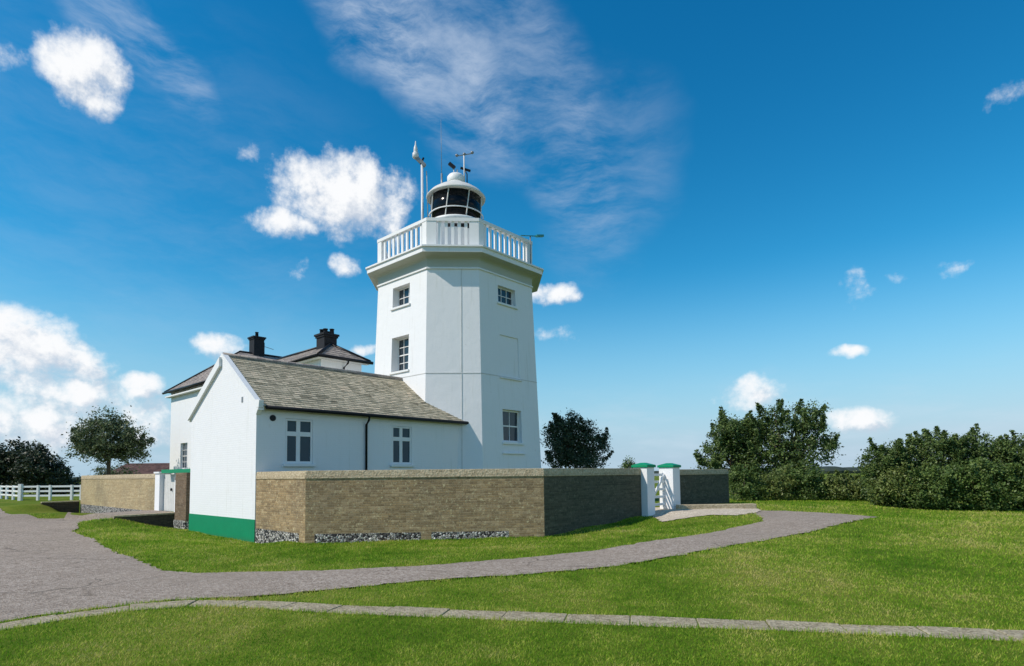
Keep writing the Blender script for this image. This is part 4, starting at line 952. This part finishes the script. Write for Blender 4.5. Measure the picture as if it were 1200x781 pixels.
T_ = {
'LEFT': (-27.20, 40.00, [(-0.07, 3.89, 2.19, 1.38), (-1.35, 4.2, 1.04, 1.04), (1.25, 4.17, 1.15, 1.15), (-0.11, 5.05, 1.61, 1.15), (-1.9, 3.45, 0.69, 0.69), (2.01, 3.58, 0.75, 0.81), (0.3, 3.2, 1.73, 0.69)]),
'CENTRE': (3.68, 34.00, [(-0.16, 3.2, 1.27, 1.27), (-0.99, 3.21, 0.83, 1.08), (0.96, 2.94, 0.83, 0.98), (-0.34, 4.18, 0.98, 0.78), (0.36, 2.21, 1.37, 0.59), (-1.33, 3.8, 0.44, 0.68), (1.7, 3.08, 0.34, 0.44), (-1.01, 2.18, 0.68, 0.49), (0.73, 3.93, 0.64, 0.59)]),
'RT1': (15.39, 41.00, [(-0.05, 3.15, 1.77, 1.89), (-1.25, 2.58, 1.06, 1.65), (1.02, 3.44, 1.47, 1.77), (-0.3, 4.34, 1.3, 1.06), (-1.74, 1.82, 0.71, 0.83), (1.09, 1.96, 1.47, 1.18)]),
'RT2': (18.63, 40.00, [(-0.2, 3.36, 1.96, 1.84), (-1.32, 4.24, 1.15, 1.38), (1.54, 3.63, 1.38, 1.5), (0.72, 4.8, 1.96, 1.15), (1.9, 5.36, 0.81, 0.81), (2.66, 2.75, 0.81, 0.92), (-1.0, 5.11, 0.69, 0.69), (2.42, 4.03, 0.58, 0.58), (0.03, 1.92, 2.3, 1.15), (-1.77, 2.8, 1.27, 1.27)]),
'SMALL': (11.67, 60.00, [(0.03, 2.59, 0.6, 0.6), (-0.07, 1.99, 0.78, 0.78)]),
'LB1': (-52.59, 62.00, [(-0.23, 3.16, 2.85, 2.68), (1.28, 3.14, 1.96, 2.5), (-2.29, 3.18, 2.68, 2.85), (0, 1.3, 3.2, 1.4)]),
'LB2': (-47.62, 60.00, [(-0.27, 2.22, 2.42, 2.24), (0.87, 1.6, 1.73, 1.73), (-0.91, 3.09, 1.73, 2.24)]),
'LB3': (-48.31, 64.00, [(-0.06, 0.85, 1.84, 1.47), (0.96, 0.66, 0.92, 1.11)]),
'LBUSH': (-29.73, 44.00, [(-0.77, 1.5, 0.76, 1.0), (0.3, 1.5, 1.08, 1.15), (1.25, 1.4, 0.76, 1.0)]),
'LB0': (-61.65, 64.00, [(-0.09, 3.74, 4.14, 3.22), (2.71, 2.98, 2.76, 2.76)]),
}
tree('small_tree', 'airy round grey-green tree standing behind the tan wall at left', 'tree', *T_['LEFT'], M['l_tree'], 290, 42, .165, .23, 21, .13, limbs=34, dense=.5, sprays=30, reach=.75)
tree('small_tree', 'dense dark rounded tree directly right of the lighthouse foot behind the wall', 'tree', *T_['CENTRE'], M['l_holm'], 430, 46, .125, .17, 22, .1, limbs=24, dense=.5, sprays=24, reach=.7)
tree('oak_tree', 'dark bushy tree rising behind the end of the short shaded wall', 'tree', *T_['RT1'], M['l_oak'], 360, 48, .165, .22, 23, .2, 'trees beyond the gate', limbs=24, sprays=34, reach=.9)
tree('oak_tree', 'taller spreading tree with ragged upright branches, right of the shaded wall', 'tree', *T_['RT2'], M['l_oak'], 340, 48, .165, .22, 24, .22, 'trees beyond the gate', limbs=34, sprays=40, reach=.95)
tree('small_tree', 'tiny distant tree peeping over the wall beside the left green-capped pillar', 'tree', *T_['SMALL'], M['l_oak'], 40, 30, .2, .2, 25, .1)
LG = 'dark trees behind the fence'
tree('dark_tree', 'largest of the dark trees behind the white fence, cut by the left picture edge', 'tree', *T_['LB1'], M['l_dark'], 420, 46, .3, .34, 26, .3, LG)
tree('dark_tree', 'middle dark tree behind the white fence, sloping down to the right', 'tree', *T_['LB2'], M['l_dark'], 300, 46, .28, .3, 27, .25, LG)
tree('dark_tree', 'lowest dark tree behind the white fence, nearest to the tan wall', 'tree', *T_['LB3'], M['l_dark'], 150, 46, .25, .26, 28, .2, LG)
tree('garden_shrub', 'grey-green shrub below the airy tree, showing just above the tan wall', 'shrub', *T_['LBUSH'], M['l_tree'], 130, 40, .14, .18, 29, .0)
BU = [
('low bramble bush nearest the end of the short shaded wall', 'l_gorse', (11.30, 29.00, [(0.1, 0.49, 0.83, 0.75), (-0.17, 1.12, 0.58, 0.5)])),
('low yellowish bush in front of the taller spreading tree', 'l_bramble', (13.02, 29.50, [(-0.15, 0.51, 1.1, 0.85), (0.29, 1.01, 0.76, 0.38)])),
('low green bush in the middle of the row below the taller tree', 'l_gorse', (14.34, 29.00, [(-0.02, 0.5, 1.08, 0.75), (-0.29, 1.0, 0.67, 0.38)])),
('low olive bush at the right foot of the taller tree', 'l_bramble', (15.88, 29.00, [(-0.03, 0.44, 1.08, 0.71), (0.33, 0.89, 0.58, 0.33)])),
('small bush in the gap between the tall tree and the gorse thicket', 'l_gorse', (17.25, 29.50, [(-0.03, 0.33, 0.68, 0.76)])),
('gorse bush at the left end of the thicket, beside the gap', 'l_thorn', (15.62, 25.00, [(-0.19, 1.77, 0.72, 0.79), (0.07, 1.23, 0.79, 0.86), (0.37, 2.12, 0.72, 0.58), (0, .6, .8, .7)])),
('low gorse bush with dry brown sprays at the left foot of the thicket', 'l_bramble', (15.76, 24.00, [(-0.12, 0.84, 0.97, 0.76), (0.2, 0.4, 0.62, 0.48)])),
('tall dark gorse bush at the highest left hump of the thicket', 'l_thorn', (17.56, 25.00, [(-0.14, 1.98, 1.15, 1.08), (0.43, 2.52, 0.94, 0.65), (-0.01, 1.09, 1.01, 0.94)])),
('low rounded gorse bush at the front middle of the thicket', 'l_gorse', (16.84, 23.50, [(-0.02, 0.88, 1.08, 0.88), (-0.55, 0.45, 0.68, 0.47)])),
('tallest gorse bush in the middle of the thicket skyline', 'l_thorn', (18.99, 25.00, [(0.23, 2.14, 1.15, 0.94), (0.75, 1.78, 0.94, 0.94), (-0.29, 2.51, 0.72, 0.58), (0.2, 1.0, 1.2, 1.0)])),
('broad gorse bush at the front right of the thicket', 'l_gorse', (18.13, 23.00, [(-0.02, 1.01, 1.13, 0.99), (0.46, 0.61, 0.79, 0.73)])),
('tall gorse bush at the right end of the thicket skyline', 'l_thorn', (20.13, 24.00, [(0.03, 1.76, 0.97, 1.04), (0.56, 1.93, 0.9, 0.97), (0.2, .9, 1.0, .9)])),
('front gorse bush cut by the right picture edge', 'l_gorse', (19.35, 22.50, [(-0.19, 0.78, 0.91, 0.84), (0.46, 0.93, 0.91, 0.91)])),
('gorse bush just past the right picture edge', 'l_gorse', (21.43, 23.00, [(0.01, 1.43, 1.32, 1.32), (0.99, 1.26, 1.32, 1.26)])),
]
for k, (lab, mm, spec) in enumerate(BU):
    low = k < 5
    tree('bramble_bush' if low else 'gorse_bush', lab, 'bush', *spec, M[mm], 190 if low else 330, 46, .10, .13, 40 + k, 0, 'low bushes below the trees' if low else 'gorse bushes in the thicket', depth=1.0, limbs=14, dense=.4, sprays=16 if low else 30, reach=.35 if low else .5)

# ------------------------------------------------------------------ mown grass
def grass(n, r0, r1, seed, h0, w0):
    g = np.random.default_rng(seed)
    r = r0 * (r1 / r0) ** g.random(n); az = g.uniform(R(-46), R(46), n)       # denser close by, spread over the whole lawn
    x, y = r * np.sin(az), r * np.cos(az)
    jx, jy = x + g.normal(0, .045, n), y + g.normal(0, .045, n)                        # turf creeps over the edges
    ok = ~in_poly(jx, jy, ROAD) & ~in_poly(jx, jy, APRON) & ~in_poly(jx, jy, KERB_CORE) & ~in_poly(x, y, RAMP_POLY)
    YARD = [tuple(W2(*p)) for p in ((0, 8.3), (0, 0), (0, -3.1), (4.73, -7.84), (18, -7.84), (40, 20), (10, 60), (.7, 60), (.7, 8.3))]
    ok &= ~in_poly(x, y, YARD) & (x > -46) & (x < 40)
    x, y, r = x[ok], y[ok], r[ok]; n = len(x); z = H(x, y)
    lod = np.clip(r / 9, .8, 3.5) ** .55
    hh = h0 * g.uniform(.45, 1.25, n) * np.clip(lod, .9, 1.7); ww = w0 * g.uniform(.7, 1.3, n) * lod ** 1.7
    th = g.uniform(0, 2 * np.pi, n); le = g.uniform(.15, 1.0, n); ph = g.uniform(0, 2 * np.pi, n)
    dx, dy = np.cos(th) * ww / 2, np.sin(th) * ww / 2; tx, ty = np.cos(ph) * hh * le, np.sin(ph) * hh * le
    b = np.stack([x, y, z - .008], -1)
    V = np.stack([b - np.stack([dx, dy, 0 * dx], -1), b + np.stack([dx, dy, 0 * dx], -1), b + np.stack([tx * .45 + dx * .6, ty * .45 + dy * .6, hh * .6], -1), b + np.stack([tx, ty, hh], -1)], 1).reshape(-1, 3)
    return V, np.arange(4 * n).reshape(-1, 4)
def edge_tufts(lines, per_m, h, seed):
    """longer grass the mower misses: along walls, kerb and gate pillars"""
    g = np.random.default_rng(seed); P = []
    for ln in lines:
        for p, q in zip(ln, ln[1:]):
            p, q = np.array(p), np.array(q); L = np.linalg.norm(q - p); n = int(L * per_m); t = g.random(n); d = (q - p) / max(L, 1e-6)
            P.append(p + (q - p) * t[:, None] + np.array([-d[1], d[0]]) * g.normal(0, .035, n)[:, None])
    P = np.concatenate(P); n = len(P); z = H(P[:, 0], P[:, 1]); hh = h * g.uniform(.3, 1.2, n) ** 1.5; w = .011 * g.uniform(.7, 1.4, n) * np.clip(np.hypot(*P.T) / 9, .8, 2.5)
    th = g.uniform(0, 2 * np.pi, n); ph = g.uniform(0, 2 * np.pi, n); le = g.uniform(.1, .6, n)
    b = np.column_stack([P, z - .01]); D = np.column_stack([np.cos(th) * w / 2, np.sin(th) * w / 2, 0 * w]); T_ = np.column_stack([np.cos(ph) * hh * le, np.sin(ph) * hh * le, hh])
    V = np.stack([b - D, b + D, b + T_ * .6 + D * .5, b + T_], 1).reshape(-1, 3); return V, np.arange(4 * n).reshape(-1, 4)
gone = lambda pts, k: [tuple(W2(*p)) for p in pts]
wall_foot = [gone(((-.05, 5.4), (-.05, -3.1), (4.71, -7.9), (10.1, -7.92)), 0), gone(((.6, 8.25), (-1.5, 8.78)), 0)]
V2, F2 = edge_tufts(wall_foot + [[tuple(c + n_ * .235) for c, n_ in zip(ctr, _n)], [tuple(c - n_ * .235) for c, n_ in zip(ctr, _n)]], 380, .06, 9)
V, F = grass(560000, 4.6, 40, 3, .038, .009)
V, F = np.concatenate([V, V2]), np.concatenate([F, F2 + len(V)])
tag(mesh_np('grass', V, F, M['blade']), kind='stuff')
